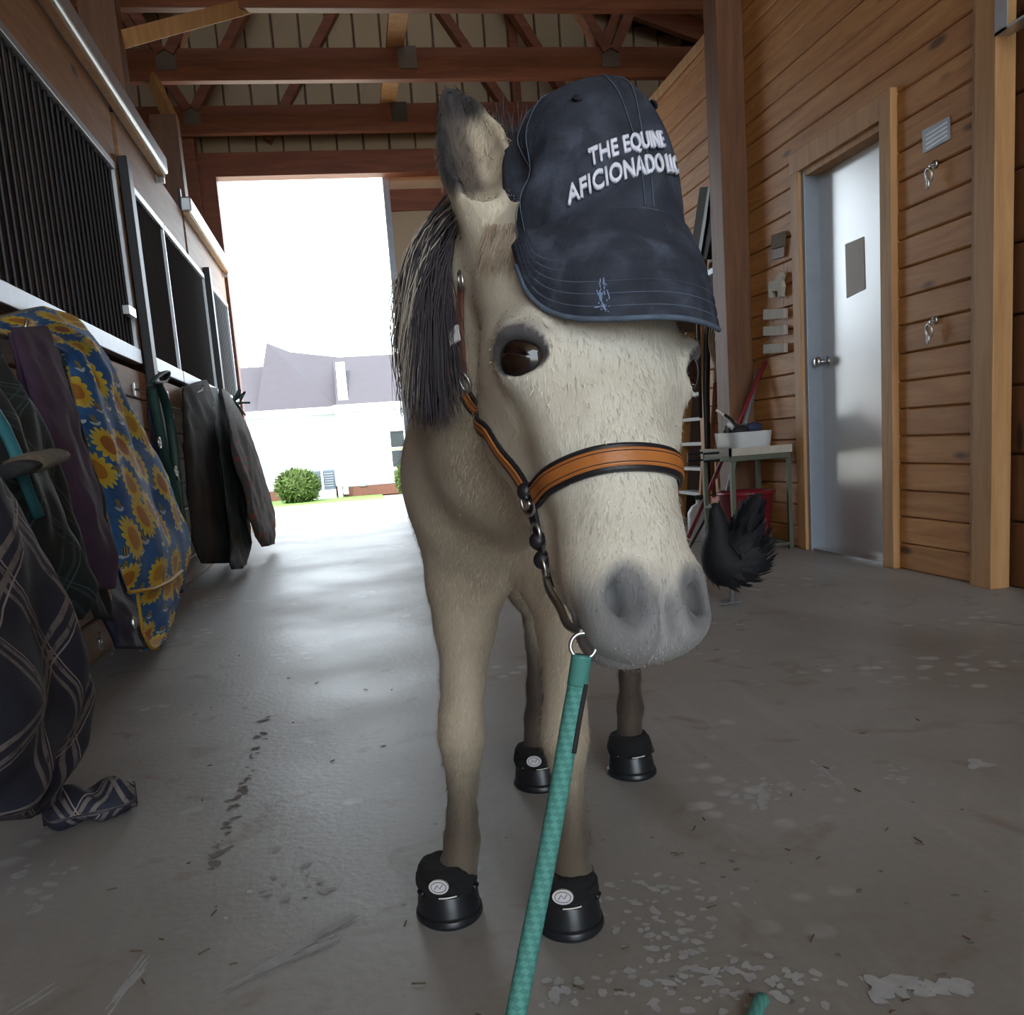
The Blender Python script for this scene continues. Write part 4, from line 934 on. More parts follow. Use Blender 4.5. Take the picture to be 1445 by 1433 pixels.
# tack hung on the planks by the heavy post
def hang(name, lab, cat): e = empty(name, (0, 0, 0)); return tag(e, lab, cat)
XW = XR-.03
e = hang('saddle_pad', 'black folded girth pad hanging left of the heavy post', 'girth')
wallquad([(1003, 264), (1026, 262), (1020, 330), (1012, 366), (988, 362), (996, 310)], XW, .07, 'pad', 'black', e); wallquad([(1001, 264), (1004, 264), (998, 312), (990, 362), (986, 360), (994, 308)], XW-.075, .008, 'edge_binding', 'black_leather', e)
tag(wallquad([(1026, 243), (1033, 241), (1033, 265), (1026, 268)], XR-.002, .02, 'light_switch', 'whiteplastic'), 'small white switch box beside the heavy post', 'switch')
e = hang('snaffle_bit', 'steel bit with chain hanging beside the black girth pad', 'bit')
for i in range(9):
    c = PX(1027-i*.5, 290+i*5.5, XW-.02); MB().tube([c+np.array((0, .009*math.cos(a)*(i % 2)+.003*math.cos(a), .014*math.sin(a))) for a in np.linspace(0, 2*math.pi, 10, endpoint=False)], .003, 5, True).build('link', 'steel', e)
e = hang('tool_rack', 'small wooden rack with grey bar beside the heavy post', 'rack')
wallquad([(990, 372), (998, 366), (998, 390), (990, 392)], XW, .03, 'peg', 'pine_trim', e); wallquad([(998, 386), (1026, 369), (1027, 379), (999, 396)], XW, .03, 'bar', 'greymetal', e); wallquad([(1021, 345), (1028, 341), (1027, 364), (1020, 369)], XW, .02, 'peg', 'pine_trim', e)
e = hang('grooming_bag', 'black tack bag with a red tag under the grey rack', 'bag')
wallquad([(1004, 394), (1030, 378), (1033, 415), (1020, 437), (1005, 444), (996, 430)], XW, .06, 'bag', 'black', e); wallquad([(1016, 408), (1023, 402), (1023, 412), (1016, 416)], XW-.062, .004, 'red_tag', 'redplastic', e); wallquad([(1012, 424), (1028, 415), (1030, 432), (1014, 438)], XW-.061, .01, 'flap', 'greymetal', e)
e = hang('coiled_rope', 'tan coiled rope hanging below the black tack bag', 'rope')
for i in range(5):
    cx_, cy_, rx_, ry_ = 1012+i*1.5, 480+i*6, 11-i*.6, 32-i*1.5
    MB().tube([PX(cx_+rx_*math.cos(a), cy_+ry_*math.sin(a), XW-.015-.006*i) for a in np.linspace(0, 2*math.pi, 28, endpoint=False)], .007, 6, True).build('coil', 'tanrope', e, True)
for j, (pp, lab, mat, r) in enumerate((([(1001, 440), (998, 480), (997, 560), (999, 640), (1003, 690)], 'long black rein hanging next to the dark passage', 'black_leather', .022), ([(1010, 540), (1006, 600), (1005, 660), (1008, 705)], 'brown strap hanging below the coiled rope', 'brown_leather', .016), ([(989, 400), (985, 440), (987, 500), (989, 590)], 'worn dark bridle strap at the edge of the passage', 'black', .012))):
    o = MB().tube([PX(x, y, XW-.01-.012*j) for x, y in pp], r, 8, False, .35).build('hanging_strap', mat, None, True); tag(o, lab, 'strap')
# step ladder in the passage
e = hang('step_ladder', 'orange step ladder with pale treads in the passage', 'ladder')
for yy in (5.98, 6.42): MB().bar((XR-.02, yy, 0), (XR+.12, yy, 1.35), .03, .07).build('rail', 'orangewood', e)
for i in range(5): z = .22+i*.17; MB().box((XR-.045+.1*z, 5.98, z), (XR+.06+.1*z, 6.42, z+.022)).build('tread', 'whiteplastic', e)
# white jug, dark watering can on the floor
def lathe_thing(name, lab, cat, c, prof, mat, n=24):
    e = empty(name, c); tag(e, lab, cat); MB().lathe(c, prof, n).build('body', mat, e, True); return e
c = PZ(993, 768, 0); c = np.array((2.08, 5.35, 0)); e = lathe_thing('plastic_jug', 'white plastic jug on the floor by the dark straps', 'jug', c, [(0, 0), (.07, 0), (.075, .02), (.075, .17), (.05, .21), (.022, .225), (.022, .25), (0, .25)], 'whiteplastic')
MB().cyl(c+np.array((0, 0, .25)), c+np.array((0, 0, .275)), .025).build('lid', 'black', e); MB().tube([c+np.array((.05, -.02, .2)), c+np.array((.1, -.03, .18)), c+np.array((.1, -.03, .1)), c+np.array((.075, -.02, .07))], .01, 8).build('handle', 'whiteplastic', e, True)
c = np.array((2.2, 5.22, 0)); e = lathe_thing('black_canister', 'black canister standing beside the white jug', 'canister', c, [(0, 0), (.055, 0), (.058, .22), (.03, .26), (.03, .28), (0, .28)], 'black'); MB().cyl(c+np.array((0, 0, .28)), c+np.array((0, 0, .30)), .033).build('lid', 'black', e)
for p0, p1, r, lab, mat in ((PZ(968, 785, 0), PY(1001, 722, 5.262), .008, 'black stick leaning from the floor against the canister', 'black_steel'),):
    o = MB().tube([p0+np.array((0, 0, .008)), p1], r, 8).build('leaning_stick', mat); tag(o, lab, 'stick')
# red muck tub
c = np.array((2.13, 4.78, 0)); e = lathe_thing('muck_tub', 'dark red plastic tub under the metal stand', 'tub', c, [(0, 0), (.105, 0), (.11, .01), (.145, .30), (.158, .305), (.158, .32), (.145, .32), (.135, .30), (.10, .02), (0, .02)], 'redplastic', 32)
for s in (-1, 1): MB().tube([c+np.array((.02, s*.158, .30)), c+np.array((.0, s*.185, .31)), c+np.array((-.04, s*.158, .30))], .007, 8).build('handle', 'black', e)
# metal stand with a tub of brushes
TZ = .54; TX0, TX1, TY0, TY1 = 1.98, 2.32, 4.62, 5.02
e = empty('metal_stand', (2.15, 4.8, 0)); tag(e, 'olive metal stand with thin legs against the planks', 'stand')
MB().box((TX0, TY0, TZ-.05), (TX1, TY1, TZ)).build('tray', 'olive', e, False, .004); MB().box((TX0-.012, TY0-.012, TZ-.02), (TX1+.0, TY0, TZ+.02)).box((TX0-.012, TY0-.012, TZ-.02), (TX0, TY1, TZ+.02)).build('lip', 'blockpaint', e)
for x in (TX0+.01, TX1-.01):
    for y in (TY0+.01, TY1-.01): MB().bar((x, y, 0), (x, y, TZ-.05), .022, .022, (0, 1, 0)).build('leg', 'olive', e)
MB().bar((TX1-.01, TY0+.01, .03), (TX1-.01, TY1, .03), .015, .015).build('stretcher', 'olive', e); MB().bar((TX0, TY0+.01, .03), (TX1, TY0+.01, .03), .015, .015).build('stretcher', 'olive', e)
for y in (4.75, 4.98): MB().tube([(TX0-.01, y, TZ), (TX0-.10, y, TZ), (TX0-.10, y, TZ-.04), (TX0-.01, y, TZ-.04)], .007, 6).build('hook', 'black_steel', e)
e = empty('grooming_tub', (2.12, 4.82, TZ)); tag(e, 'white tub full of brushes standing on the metal stand', 'tub')
def tubf(u, v_): a = 2*math.pi*u; k_ = 1+.12*v_; return (2.13+.11*k_*np.sign(math.cos(a))*abs(math.cos(a))**.5, 4.80+.15*k_*np.sign(math.sin(a))*abs(math.sin(a))**.5, TZ+.001+.10*v_)
v, f = grid(tubf, 40, 6, True); f = list(f)+[tuple(range(39, -1, -1))]; link('body', mesh('body', v, f), 'whiteplastic', e, True)
for i, (dx, dy, dz, m_, lab) in enumerate(((-.04, -.07, .11, 'black', 'black bristle brush lying in the white tub'), (.03, .05, .12, 'greymetal', 'grey brush heaped on top of the white tub'), (-.03, .09, .115, 'black_leather', 'leather wrap heaped in the white tub'), (.04, -.06, .12, 'darkblue', 'dark blue brush standing up in the white tub'), (-.05, .02, .14, 'white', 'pale hoof pick handle sticking out of the white tub'))):
    c = np.array((2.13+dx, 4.80+dy, TZ+dz)); b = empty('grooming_brush', c); tag(b, lab, 'brush')
    MB().ell(c, (.05, .03, .028), 14, 8, np.array(Matrix.Rotation(i*1.1, 3, 'Z')@Matrix.Rotation(.5*i, 3, 'X'))).build('back', m_, b, True); MB().box(c-np.array((.03, .02, .04)), c+np.array((.03, .02, -.01))).build('bristles', 'black', b)
    if i in (0, 4): MB().tube([c, c+np.array((-.03, .05, .06)), c+np.array((-.06, .07, .09))], .009, 8).build('handle', m_, b, True)
for a, b, r, m_, lab, cat in (((1.9, 5.135, .012), (2.352, 4.965, 1.02), .011, 'redplastic', 'long red handle leaning on the planks behind the stand', 'pole'), ((2.09, 5.145, .012), (2.346, 5.04, .98), .016, 'greymetal', 'grey metal bar leaning beside the red handle', 'bar')):
    o = MB().tube([a, b], r, 8).build('leaning_'+cat, m_, None, True); tag(o, lab, cat)
o = MB().box((2.2, 5.02, 0), (2.34, 5.1, .26)).build('cardboard_box', 'cardboard', None, False, .003); tag(o, 'tall cardboard box behind the red tub', 'box')
# ================================================================== hen
HG = PZ(1036, 855, 0); HY = HG[1]
hen = empty('hen', HG); tag(hen, 'black hen with a raised tail walking on the concrete', 'hen')
M['feather'] = plain('feather', (.004, .0045, .008), .7, 0, .5, 50, .3); M['henleg'] = plain('henleg', (.15, .15, .16), .6)
hp = [(1062, 716, .006), (1057, 730, .02), (1053, 748, .04), (1050, 768, .085), (1040, 785, .108), (1026, 790, .105), (1016, 775, .075), (1014, 752, .046), (1012, 735, .034), (1010, 722, .027), (1007, 715, .02), (1004, 712, .004)]
HPt = cr_spline(np.array([PY(x, y, HY) for x, y, r in hp]), 4); hr = np.interp(np.linspace(0, 1, len(HPt)), np.linspace(0, 1, len(hp)), [r for *_, r in hp])
MB().tube(HPt, hr, 22).build('body', 'feather', hen, True)
V = []; Fc = []
for i in range(700):
    k = rng.integers(2, len(HPt)-6); c = HPt[k]; r = hr[k]; d = unit(rng.normal(0, 1, 3)); tdir = unit(HPt[max(0, k-3)]-HPt[k+1]); d = unit(d-tdir*(d@tdir)); p = c+d*r*.97; L = .05+.03*rng.random() if k > 8 else .075
    fl2 = unit(tdir+d*.25+np.array((0, 0, -.25))); sdv = np.cross(fl2, d)*.011; b = len(V); V += [p-sdv*.6, p+sdv*.6, p+fl2*L*.6+sdv, p+fl2*L*.6-sdv, p+fl2*L]; Fc += [(b, b+1, b+2, b+3), (b+3, b+2, b+4)]
tag(link('feathers', mesh('feathers', V, Fc), 'feather', hen), kind='stuff')
tb = PY(1054, 752, HY)
for i in range(9):
    a = -.45+i*.11; d = unit(RM[0]*math.sin(a+.2)-RM[1]*math.cos(a)); L = .13; s_ = np.cross(d, RM[2])*.016; dp = RM[2]*(i-4)*.006
    MB().add([tb-s_*.5+dp, tb+s_*.5+dp, tb+d*L*.7+s_+dp, tb+d*L+dp, tb+d*L*.7-s_+dp, tb-s_*.5+dp+RM[2]*.003, tb+s_*.5+dp+RM[2]*.003, tb+d*L*.7+s_+dp+RM[2]*.003, tb+d*L+dp+RM[2]*.003, tb+d*L*.7-s_+dp+RM[2]*.003], [(0, 1, 2, 3, 4), (9, 8, 7, 6, 5), (0, 5, 6, 1), (1, 6, 7, 2), (2, 7, 8, 3), (3, 8, 9, 4), (4, 9, 5, 0)]).build('tail_feather', 'feather', hen)
hd_ = PY(1009, 712, HY)
MB().add([hd_+np.array(q) for q in ((-.012, -.003, .014), (-.006, -.003, .03), (0, -.003, .018), (.006, -.003, .03), (.012, -.003, .016), (-.012, .003, .014), (-.006, .003, .03), (0, .003, .018), (.006, .003, .03), (.012, .003, .016))], [(0, 1, 2), (2, 3, 4), (0, 2, 4), (7, 6, 5), (9, 8, 7), (9, 7, 5), (0, 5, 6, 1), (1, 6, 7, 2), (2, 7, 8, 3), (3, 8, 9, 4)]).build('comb', 'pink', hen)
MB().tube([hd_+np.array((-.018, 0, -.004)), hd_+np.array((-.045, 0, -.012))], [.009, .001], 8).build('beak', 'henleg', hen); MB().ell(hd_+np.array((-.015, -.02, .002)), (.004,)*3, 8, 6).build('eye', 'eye', hen, True)
for s in (0, 1):
    ft = HG+np.array((.03*s-.005, .05*s+.02, .008)); MB().tube([ft+np.array((.0, 0, .10)), ft+np.array((.006, 0, .05)), ft], [.016, .009, .008], 8).build('leg', 'henleg', hen, True)
    for a in (-.5, 0, .5, 2.9): MB().tube([ft, ft+np.array((-.045*math.cos(a), .045*math.sin(a), -.003))], [.007, .003], 6).build('toe', 'henleg', hen)
# ================================================================== blankets and tack on the stall side
from mathutils import noise as mnoise
def cloth(name, rows, mat, lab=None, cat='blanket', parent=None, folds=5, amp=.012, nper=64, sub=7, e=2.0):
    # rows: (xl, yl, xr, yr, X plane, half thickness); closed draped shape hung against the stall front
    A_ = cr_spline(np.array([PX(r[0], r[1], r[4]) for r in rows]), sub); B_ = cr_spline(np.array([PX(r[2], r[3], r[4]) for r in rows]), sub)
    tk = np.interp(np.linspace(0, 1, len(A_)), np.linspace(0, 1, len(rows)), [r[5] for r in rows]); N = len(A_); V = []; UV = []; vlen = 0; ph = random.uniform(0, 6)
    for i in range(N):
        c, h = (A_[i]+B_[i])/2, (B_[i]-A_[i])/2
        if i: vlen += np.linalg.norm(c-cp)
        cp = c; hl = np.linalg.norm(h); nx = np.array((1., 0, 0)); nx = unit(nx-h*(nx@h)/hl**2)
        for k in range(nper):
            a = 2*math.pi*k/nper; ca, sa = math.cos(a), math.sin(a); x = np.sign(ca)*abs(ca)**(2/e); y = np.sign(sa)*abs(sa)**(2/e)
            w_ = math.sin(folds*a+ph+i*.10)*.6+math.sin((folds*2+1)*a+ph*2-i*.17)*.4
            p_ = c+h*x+nx*(tk[i]*y+amp*1.8*w_*abs(sa)*(min(1, i/6))*(sa > 0)); g_ = unit(h/hl*x*tk[i]+nx*y*hl+1e-9); V.append(p_+g_*(mnoise.noise(Vector(p_)*7)*.016+mnoise.noise(Vector(p_)*19)*.006)*(sa > -.2))
            UV.append((ca*hl+(0 if sa > 0 else 3), vlen))
    Fc = [(i*nper+k, i*nper+(k+1) % nper, (i+1)*nper+(k+1) % nper, (i+1)*nper+k) for i in range(N-1) for k in range(nper)]+[tuple(range(nper-1, -1, -1)), tuple((N-1)*nper+k for k in range(nper))]
    me = mesh(name, V, Fc); uvl = me.uv_layers.new(name='UVMap')
    for lp in me.loops: uvl.data[lp.index].uv = UV[lp.vertex_index]
    bm = bmesh.new(); bm.from_mesh(me); bmesh.ops.recalc_face_normals(bm, faces=bm.faces); bm.to_mesh(me); bm.free()
    o = link(name, me, mat, parent, True)
    if lab: tag(o, lab, cat)
    return o
# sunflower print
t = NT('sunflower_print'); uv = t.n('ShaderNodeUVMap').outputs[0]
def flowers(sc, rand, off, r_out, r_in, npet):
    mp = t.n('ShaderNodeMapping'); t.put(mp.inputs[0], uv); mp.inputs['Scale'].default_value = (sc, sc, 1); mp.inputs['Location'].default_value = off
    vo = t.n('ShaderNodeTexVoronoi', i_Scale=1.0, i_Randomness=rand); vo.voronoi_dimensions = '2D'; t.put(vo.inputs['Vector'], mp.outputs[0])
    df = t.n('ShaderNodeVectorMath', operation='SUBTRACT'); t.put(df.inputs[0], mp.outputs[0]); t.put(df.inputs[1], vo.outputs['Position']); sp = t.n('ShaderNodeSeparateXYZ'); t.put(sp.inputs[0], df.outputs[0])
    an = t.math('ARCTAN2', sp.outputs[1], sp.outputs[0]); pet = t.math('ABSOLUTE', t.math('SINE', t.math('MULTIPLY', an, npet/2)))
    rr = t.math('ADD', r_out*.72, t.math('MULTIPLY', pet, r_out*.28)); d = vo.outputs['Distance']
    return d, t.math('LESS_THAN', d, rr), t.math('LESS_THAN', d, r_in), vo.outputs['Color'], sp
d1, p1_, i1, c1, s1 = flowers(4.9, .75, (0, 0, 0), .44, .22, 16)
base = t.mix(t.step(t.noise(uv, 9, 2), .35, .7), (.012, .085, .26), (.03, .14, .36))
d2, p2_, i2, c2, s2 = flowers(7.8, .9, (3.3, 1.7, 0), .15, .0, 2)
base = t.mix(p2_, base, (.36, .30, .10)); base = t.mix(t.math('MULTIPLY', p2_, t.math('GREATER_THAN', t.math('SINE', t.math('MULTIPLY', s2.outputs[0], 60)), .2)), base, (.02, .02, .02))
wing = t.math('MULTIPLY', t.math('LESS_THAN', t.math('ABSOLUTE', t.math('SUBTRACT', d2, .22)), .05), t.math('GREATER_THAN', s2.outputs[1], .12)); base = t.mix(wing, base, (.45, .52, .56))
pc = t.mix(t.step(d1, .16, .42), (.60, .36, .025), (.62, .50, .07)); cc = t.mix(t.n('ShaderNodeSeparateColor', i_0=c1).outputs[0], (.32, .085, .02), (.46, .26, .03))
col = t.mix(p1_, base, pc); col = t.mix(i1, col, cc); t.bump(t.noise(uv, 30, 3), .2, .004)
M['sunflower_print'] = t.done(col, .7)
def plaid(name, base_c, line_c, sc, ang, wid=.035):
    t = NT(name); uv = t.n('ShaderNodeUVMap').outputs[0]; mp = t.n('ShaderNodeMapping'); t.put(mp.inputs[0], uv); mp.inputs['Scale'].default_value = (sc, sc, 1); mp.inputs['Rotation'].default_value = (0, 0, ang)
    sp = t.n('ShaderNodeSeparateXYZ'); t.put(sp.inputs[0], mp.outputs[0]); col = t.mix(t.noise(uv, 60, 3), tuple(x*.7 for x in base_c), base_c); fr_ = t.noise(uv, 40, 3)
    for ax_ in (0, 1):
        for o_ in (.40, .56):
            q = t.math('ABSOLUTE', t.math('SUBTRACT', t.math('FRACT', sp.outputs[ax_]), o_)); mk = t.math('MULTIPLY', t.math('LESS_THAN', q, wid), t.step(fr_, .25, .5)); col = t.mix(mk, col, line_c)
        q = t.math('ABSOLUTE', t.math('SUBTRACT', t.math('FRACT', sp.outputs[ax_]), .64)); col = t.mix(t.math('LESS_THAN', q, .010), col, tuple(min(1, x*1.9) for x in line_c))
    t.bump(t.noise(uv, 160, 2), .25, .003); return t.done(col, .8)
M['navy_plaid'] = plaid('navy_plaid', (.016, .018, .036), (.16, .135, .13), 5.6, .62); M['green_plaid'] = plaid('green_plaid', (.014, .020, .022), (.03, .05, .05), 6, .9, .02)
M['purple_fleece'] = plain('purple_fleece', (.055, .030, .062), .9, 0, .25, 20, .2); M['charcoal_cloth'] = plain('charcoal_cloth', (.018, .021, .026), .9, 0, .4, 12, .2); M['brown_cloth'] = plain('brown_cloth', (.018, .015, .014), .9, 0, .5, 9, .2)
M['navy_lining'] = plain('navy_lining', (.010, .012, .035), .7, 0, .3, 20); M['yellow_binding'] = plain('yellow_binding', (.46, .27, .03), .7, 0, .2, 30); M['fuzzy_brown'] = plain('fuzzy_brown', (.12, .095, .07), .95, 0, .5, 90, .6); M['teal_web'] = plain('teal_web', (.02, .14, .17), .6, 0, .2, 30)
M['rust_spots'] = plaid('rust_spots', (.055, .062, .062), (.055, .062, .062), 5, 0)
t = NT('rust_spots2'); uv = t.n('ShaderNodeUVMap').outputs[0]; vo = t.n('ShaderNodeTexVoronoi', i_Scale=13.0); t.put(vo.inputs['Vector'], uv)
M['rust_spots'] = t.done(t.mix(t.step(vo.outputs['Distance'], .36, .30), t.mix(t.noise(uv, 6, 3), (.03, .034, .036), (.07, .06, .052)), (.17, .04, .025)), .85)
M['green_web'] = plain('green_web', (.012, .050, .040), .6, 0, .3, 20)
# sunflower sheet
sf = empty('sunflower_blanket', PX(150, 700, -.8)); tag(sf, 'blue horse sheet printed with sunflowers and bees on the stall front', 'blanket')
cloth('sheet', [(-30, 455, 60, 432, -.925, .022), (-20, 472, 112, 452, -.905, .03), (85, 500, 140, 495, -.885, .04), (105, 560, 175, 570, -.865, .045), (125, 640, 215, 640, -.85, .05), (150, 720, 245, 715, -.825, .055), (165, 780, 262, 760, -.80, .055), (178, 830, 258, 808, -.785, .05), (190, 860, 248, 850, -.77, .04), (196, 905, 240, 880, -.75, .03), (200, 920, 226, 910, -.735, .02)], 'sunflower_print', None, 'blanket', sf, 4, .010)
MB().tube([PX(x, y, -.728) for x, y in ((184, 836), (215, 832), (240, 820), (256, 806))], .011, 8, False, .6).build('yellow_binding', 'yellow_binding', sf, True)
MB().tube([PX(x, y, -.722) for x, y in ((194, 838), (198, 870), (202, 895), (212, 914), (224, 914))], .010, 8, False, .6).build('yellow_binding', 'yellow_binding', sf, True)
cloth('lining', [(112, 700, 150, 760, -.86, .03), (120, 780, 168, 815, -.84, .04), (140, 850, 188, 865, -.79, .04), (158, 890, 200, 896, -.755, .035), (165, 914, 208, 916, -.735, .025)], 'navy_lining', None, 'blanket', sf, 3, .006)
for x, y in ((152, 840), (188, 880)): MB().ell(PX(x, y, -.745 if x < 170 else -.72), (.012, .012, .022), 10, 6).build('buckle', 'steel', sf, True)
# purple blanket in two straps over dark inside
pu = empty('purple_blanket', PX(90, 640, -.8)); tag(pu, 'dark purple fleece blanket hooked in front of the sunflower sheet', 'blanket')
cloth('outer_panel', [(20, 462, 62, 460, -.835, .015), (34, 520, 84, 510, -.785, .022), (55, 590, 104, 580, -.745, .028), (72, 660, 122, 650, -.725, .03), (95, 730, 138, 720, -.71, .03), (118, 790, 155, 780, -.70, .028), (130, 832, 156, 832, -.70, .018)], 'purple_fleece', None, 'blanket', pu, 2, .005)
cloth('inner_panel', [(16, 470, 30, 470, -.845, .012), (28, 530, 44, 540, -.82, .015), (36, 580, 60, 600, -.79, .018), (60, 640, 90, 680, -.77, .02), (80, 700, 112, 740, -.755, .02), (106, 790, 128, 810, -.745, .018)], 'purple_fleece', None, 'blanket', pu, 2, .004)
cloth('dark_inside', [(24, 475, 56, 480, -.85, .010), (40, 560, 86, 575, -.815, .016), (60, 650, 112, 670, -.79, .02), (95, 740, 132, 750, -.77, .02), (115, 820, 148, 826, -.755, .02), (135, 870, 158, 876, -.745, .015)], 'charcoal_cloth', None, 'blanket', pu, 3, .005)
cloth('charcoal_blanket', [(60, 486, 84, 494, -.865, .008), (78, 520, 94, 528, -.85, .010), (94, 600, 113, 604, -.84, .012), (116, 700, 142, 704, -.825, .012), (132, 780, 160, 786, -.81, .010)], 'charcoal_cloth', 'charcoal blanket squeezed between the purple and the sunflower one', amp=.004)
cloth('green_plaid_blanket', [(-70, 438, -35, 432, -.945, .02), (-66, 500, -12, 488, -.86, .035), (-60, 550, 6, 530, -.78, .045), (-60, 610, 44, 600, -.72, .06), (-50, 690, 72, 690, -.70, .07), (-20, 770, 100, 770, -.69, .07), (20, 840, 118, 830, -.69, .07), (60, 880, 112, 875, -.69, .035)], 'green_plaid', 'dirty dark green plaid blanket below the long strap', folds=4)
cloth('navy_plaid_blanket', [(-420, 330, -330, 330, -.945, .02), (-380, 450, -240, 440, -.85, .035), (-300, 570, -120, 560, -.74, .045), (-270, 640, -60, 630, -.67, .055), (-270, 690, -18, 680, -.62, .07), (-270, 790, 32, 790, -.60, .08), (-240, 880, 72, 880, -.59, .085), (-210, 950, 100, 950, -.59, .085), (-190, 1005, 108, 1000, -.59, .08), (-180, 1070, 94, 1065, -.59, .07), (-170, 1120, 76, 1110, -.60, .06), (-160, 1150, 60, 1142, -.60, .05), (-150, 1160, 40, 1156, -.60, .04)], 'navy_plaid', 'navy plaid horse blanket slumped down to the floor', folds=4, amp=.014)
npf = COL.objects.get('navy_plaid_blanket')
# foot flap of the plaid blanket lying on the floor
def flap(u, v_):
    a = 2*math.pi*u; p0, p1 = PZ(58, 1148, .03), PZ(192, 1120, .035); c = p0+(p1-p0)*v_; w_ = .055*(1-.15*v_)*(math.sin(min(1, v_*6)*math.pi/2)*math.cos(max(0, (v_-.86)/.14)*1.2)); d = unit(np.cross(p1-p0, (0, 0, 1)))
    return c+d*w_*math.cos(a)*1.1+np.array((0, 0, max(-.028, .034*math.sin(a)*(1+.3*math.sin(v_*14+a*2)))))
v, f = grid(flap, 28, 24, True); f = list(f)+[tuple(range(27, -1, -1)), tuple(range(len(v)-28, len(v)))]; me = mesh('blanket_flap', v, f); uvl = me.uv_layers.new(name='UVMap')
for lp in me.loops: q = lp.vertex_index; uvl.data[lp.index].uv = ((q % 28)/28*.3, (q//28)/24*.35)
o = link('blanket_flap', me, 'navy_plaid', npf, True)
# long strap with fuzzy end, teal strap
e = empty('girth_strap', PX(20, 665, -.6)); tag(e, 'dark girth strap with a fuzzy brown end across the blankets', 'strap')
MB().tube([PX(-8, 671, -.598), PX(12, 665, -.597), PX(45, 654, -.595)], [.036, .034, .034], 10, False, .35).build('webbing', 'charcoal_cloth', e, True)
MB().tube([PX(34, 657, -.595), PX(55, 650, -.60), PX(74, 644, -.605)], [.040, .042, .036], 12, False, .45).build('fuzzy_end', 'fuzzy_brown', e, True)
o = MB().tube([PX(-20, 560, -.70), PX(4, 600, -.655), PX(22, 640, -.635), PX(38, 690, -.615), PX(55, 730, -.61)], [.012, .013, .013, .012, .012], 8, False, .4).build('teal_strap', 'teal_web', None, True); tag(o, 'teal webbing strap hanging across the green plaid blanket', 'strap')
# yellow pouch detail and hooks
def hook(x, y, lab, Xt):
    c = PX(x, y, Xt); c[0] = XL+.01; e = empty('wall_hook', c); tag(e, lab, 'hook', 'steel hooks along the sill')
    MB().box(c-np.array((.006, .012, .03)), c+np.array((.0, .012, .03))).build('plate', 'steel', e); MB().tube([c, c+np.array((.06, 0, -.02)), c+np.array((.11, 0, .0)), c+np.array((.12, 0, .03))], .006, 8).build('arm', 'steel', e, True)
hook(38, 466, 'steel hook holding the purple blanket', -.845); hook(220, 548, 'steel hook holding the green halter', -.865); hook(272, 552, 'steel hook holding the brown blanket', -.905)
# green halters
gh = empty('green_halter', PX(225, 600, -.9)); tag(gh, 'dark green web halter hanging from a hook below the bars', 'halter')
for j, pp in enumerate(([(214, 545), (222, 590), (232, 640), (245, 690), (250, 720)], [(222, 540), (234, 570), (242, 610), (248, 660), (252, 700), (258, 750), (260, 778), (250, 792)], [(214, 540), (232, 538), (236, 525), (224, 530), (214, 540)])):
    MB().tube(cr_spline(np.array([PX(x, y, -.845+.012*j) for x, y in pp]), 6), .022 if j < 2 else .016, 8, False, .4).build('web_strap', 'green_web', gh, True)
for x, y in ((225, 625), (248, 665), (243, 590), (252, 672), (236, 560)):
    c = PX(x, y, -.822); MB().tube([c+np.array((0, .022*math.cos(a), .022*math.sin(a))) for a in np.linspace(0, 2*math.pi, 14, endpoint=False)], .005, 6, True).build('ring', 'steel', gh, True)
cloth('folded_halter_pad', [(208, 550, 222, 548, -.885, .018), (212, 600, 236, 600, -.88, .02), (220, 650, 246, 650, -.88, .02), (232, 690, 250, 690, -.88, .018)], 'navy_lining', 'dark navy padded halter behind the green halter', 'halter', folds=2, amp=.003)
# brown blankets farther along
cloth('brown_blanket', [(258, 548, 290, 536, -.915, .025), (260, 600, 305, 580, -.875, .045), (264, 660, 315, 650, -.855, .055), (270, 720, 322, 715, -.845, .055), (276, 770, 330, 770, -.835, .05), (285, 795, 320, 795, -.835, .03)], 'brown_cloth', 'mottled dark brown blanket hanging past the black stile', folds=4, amp=.008)
cloth('dark_teal_blanket', [(290, 546, 306, 548, -.95, .018), (308, 620, 328, 620, -.765, .025), (318, 700, 345, 700, -.735, .03), (326, 760, 352, 760, -.715, .032), (325, 792, 347, 790, -.70, .028), (328, 804, 340, 803, -.69, .018)], 'green_plaid', 'dark teal blanket hanging lowest beside the rust spotted one', folds=3, amp=.004)
cloth('rust_spotted_blanket', [(312, 548, 322, 556, -.898, .018), (322, 590, 341, 590, -.72, .03), (330, 640, 360, 640, -.665, .035), (346, 690, 375, 690, -.63, .04), (353, 725, 384, 720, -.615, .04), (361, 755, 386, 750, -.61, .035), (370, 772, 386, 768, -.61, .02)], 'rust_spots', 'grey and rust spotted blanket bulging towards the doorway', folds=3, amp=.005)
for x, y, X in ((325, 690, -.7), (336, 752, -.68), (298, 745, -.70), (252, 676, -.84)):
    pass
o = MB()
for i in range(14):
    a = PX(331, 566, -.90); pts_ = np.array([a, a+rng.normal(0, .05, 3), a+rng.normal(0, .07, 3)]); pts_[:, 0] = np.maximum(pts_[:, 0], -.938); o.tube(pts_, .009, 6)
tag(o.build('hay_net', 'green_web', None, True), 'tangled dark green hay net at the end of the bars', 'hay net')
for (x, y, lab) in ((142, 905, 'loose snap hook dangling below the dark blankets'), (160, 925, 'rusty snap hook near the floor by the stall planks')):
    c = PX(x, y, XL+.03); tag(MB().tube([c+np.array((0, .018*math.sin(a), .03*math.cos(a))) for a in np.linspace(0, 5.2, 14)], .005, 6).build('snap_hook', 'steel', None, True), lab, 'hook')
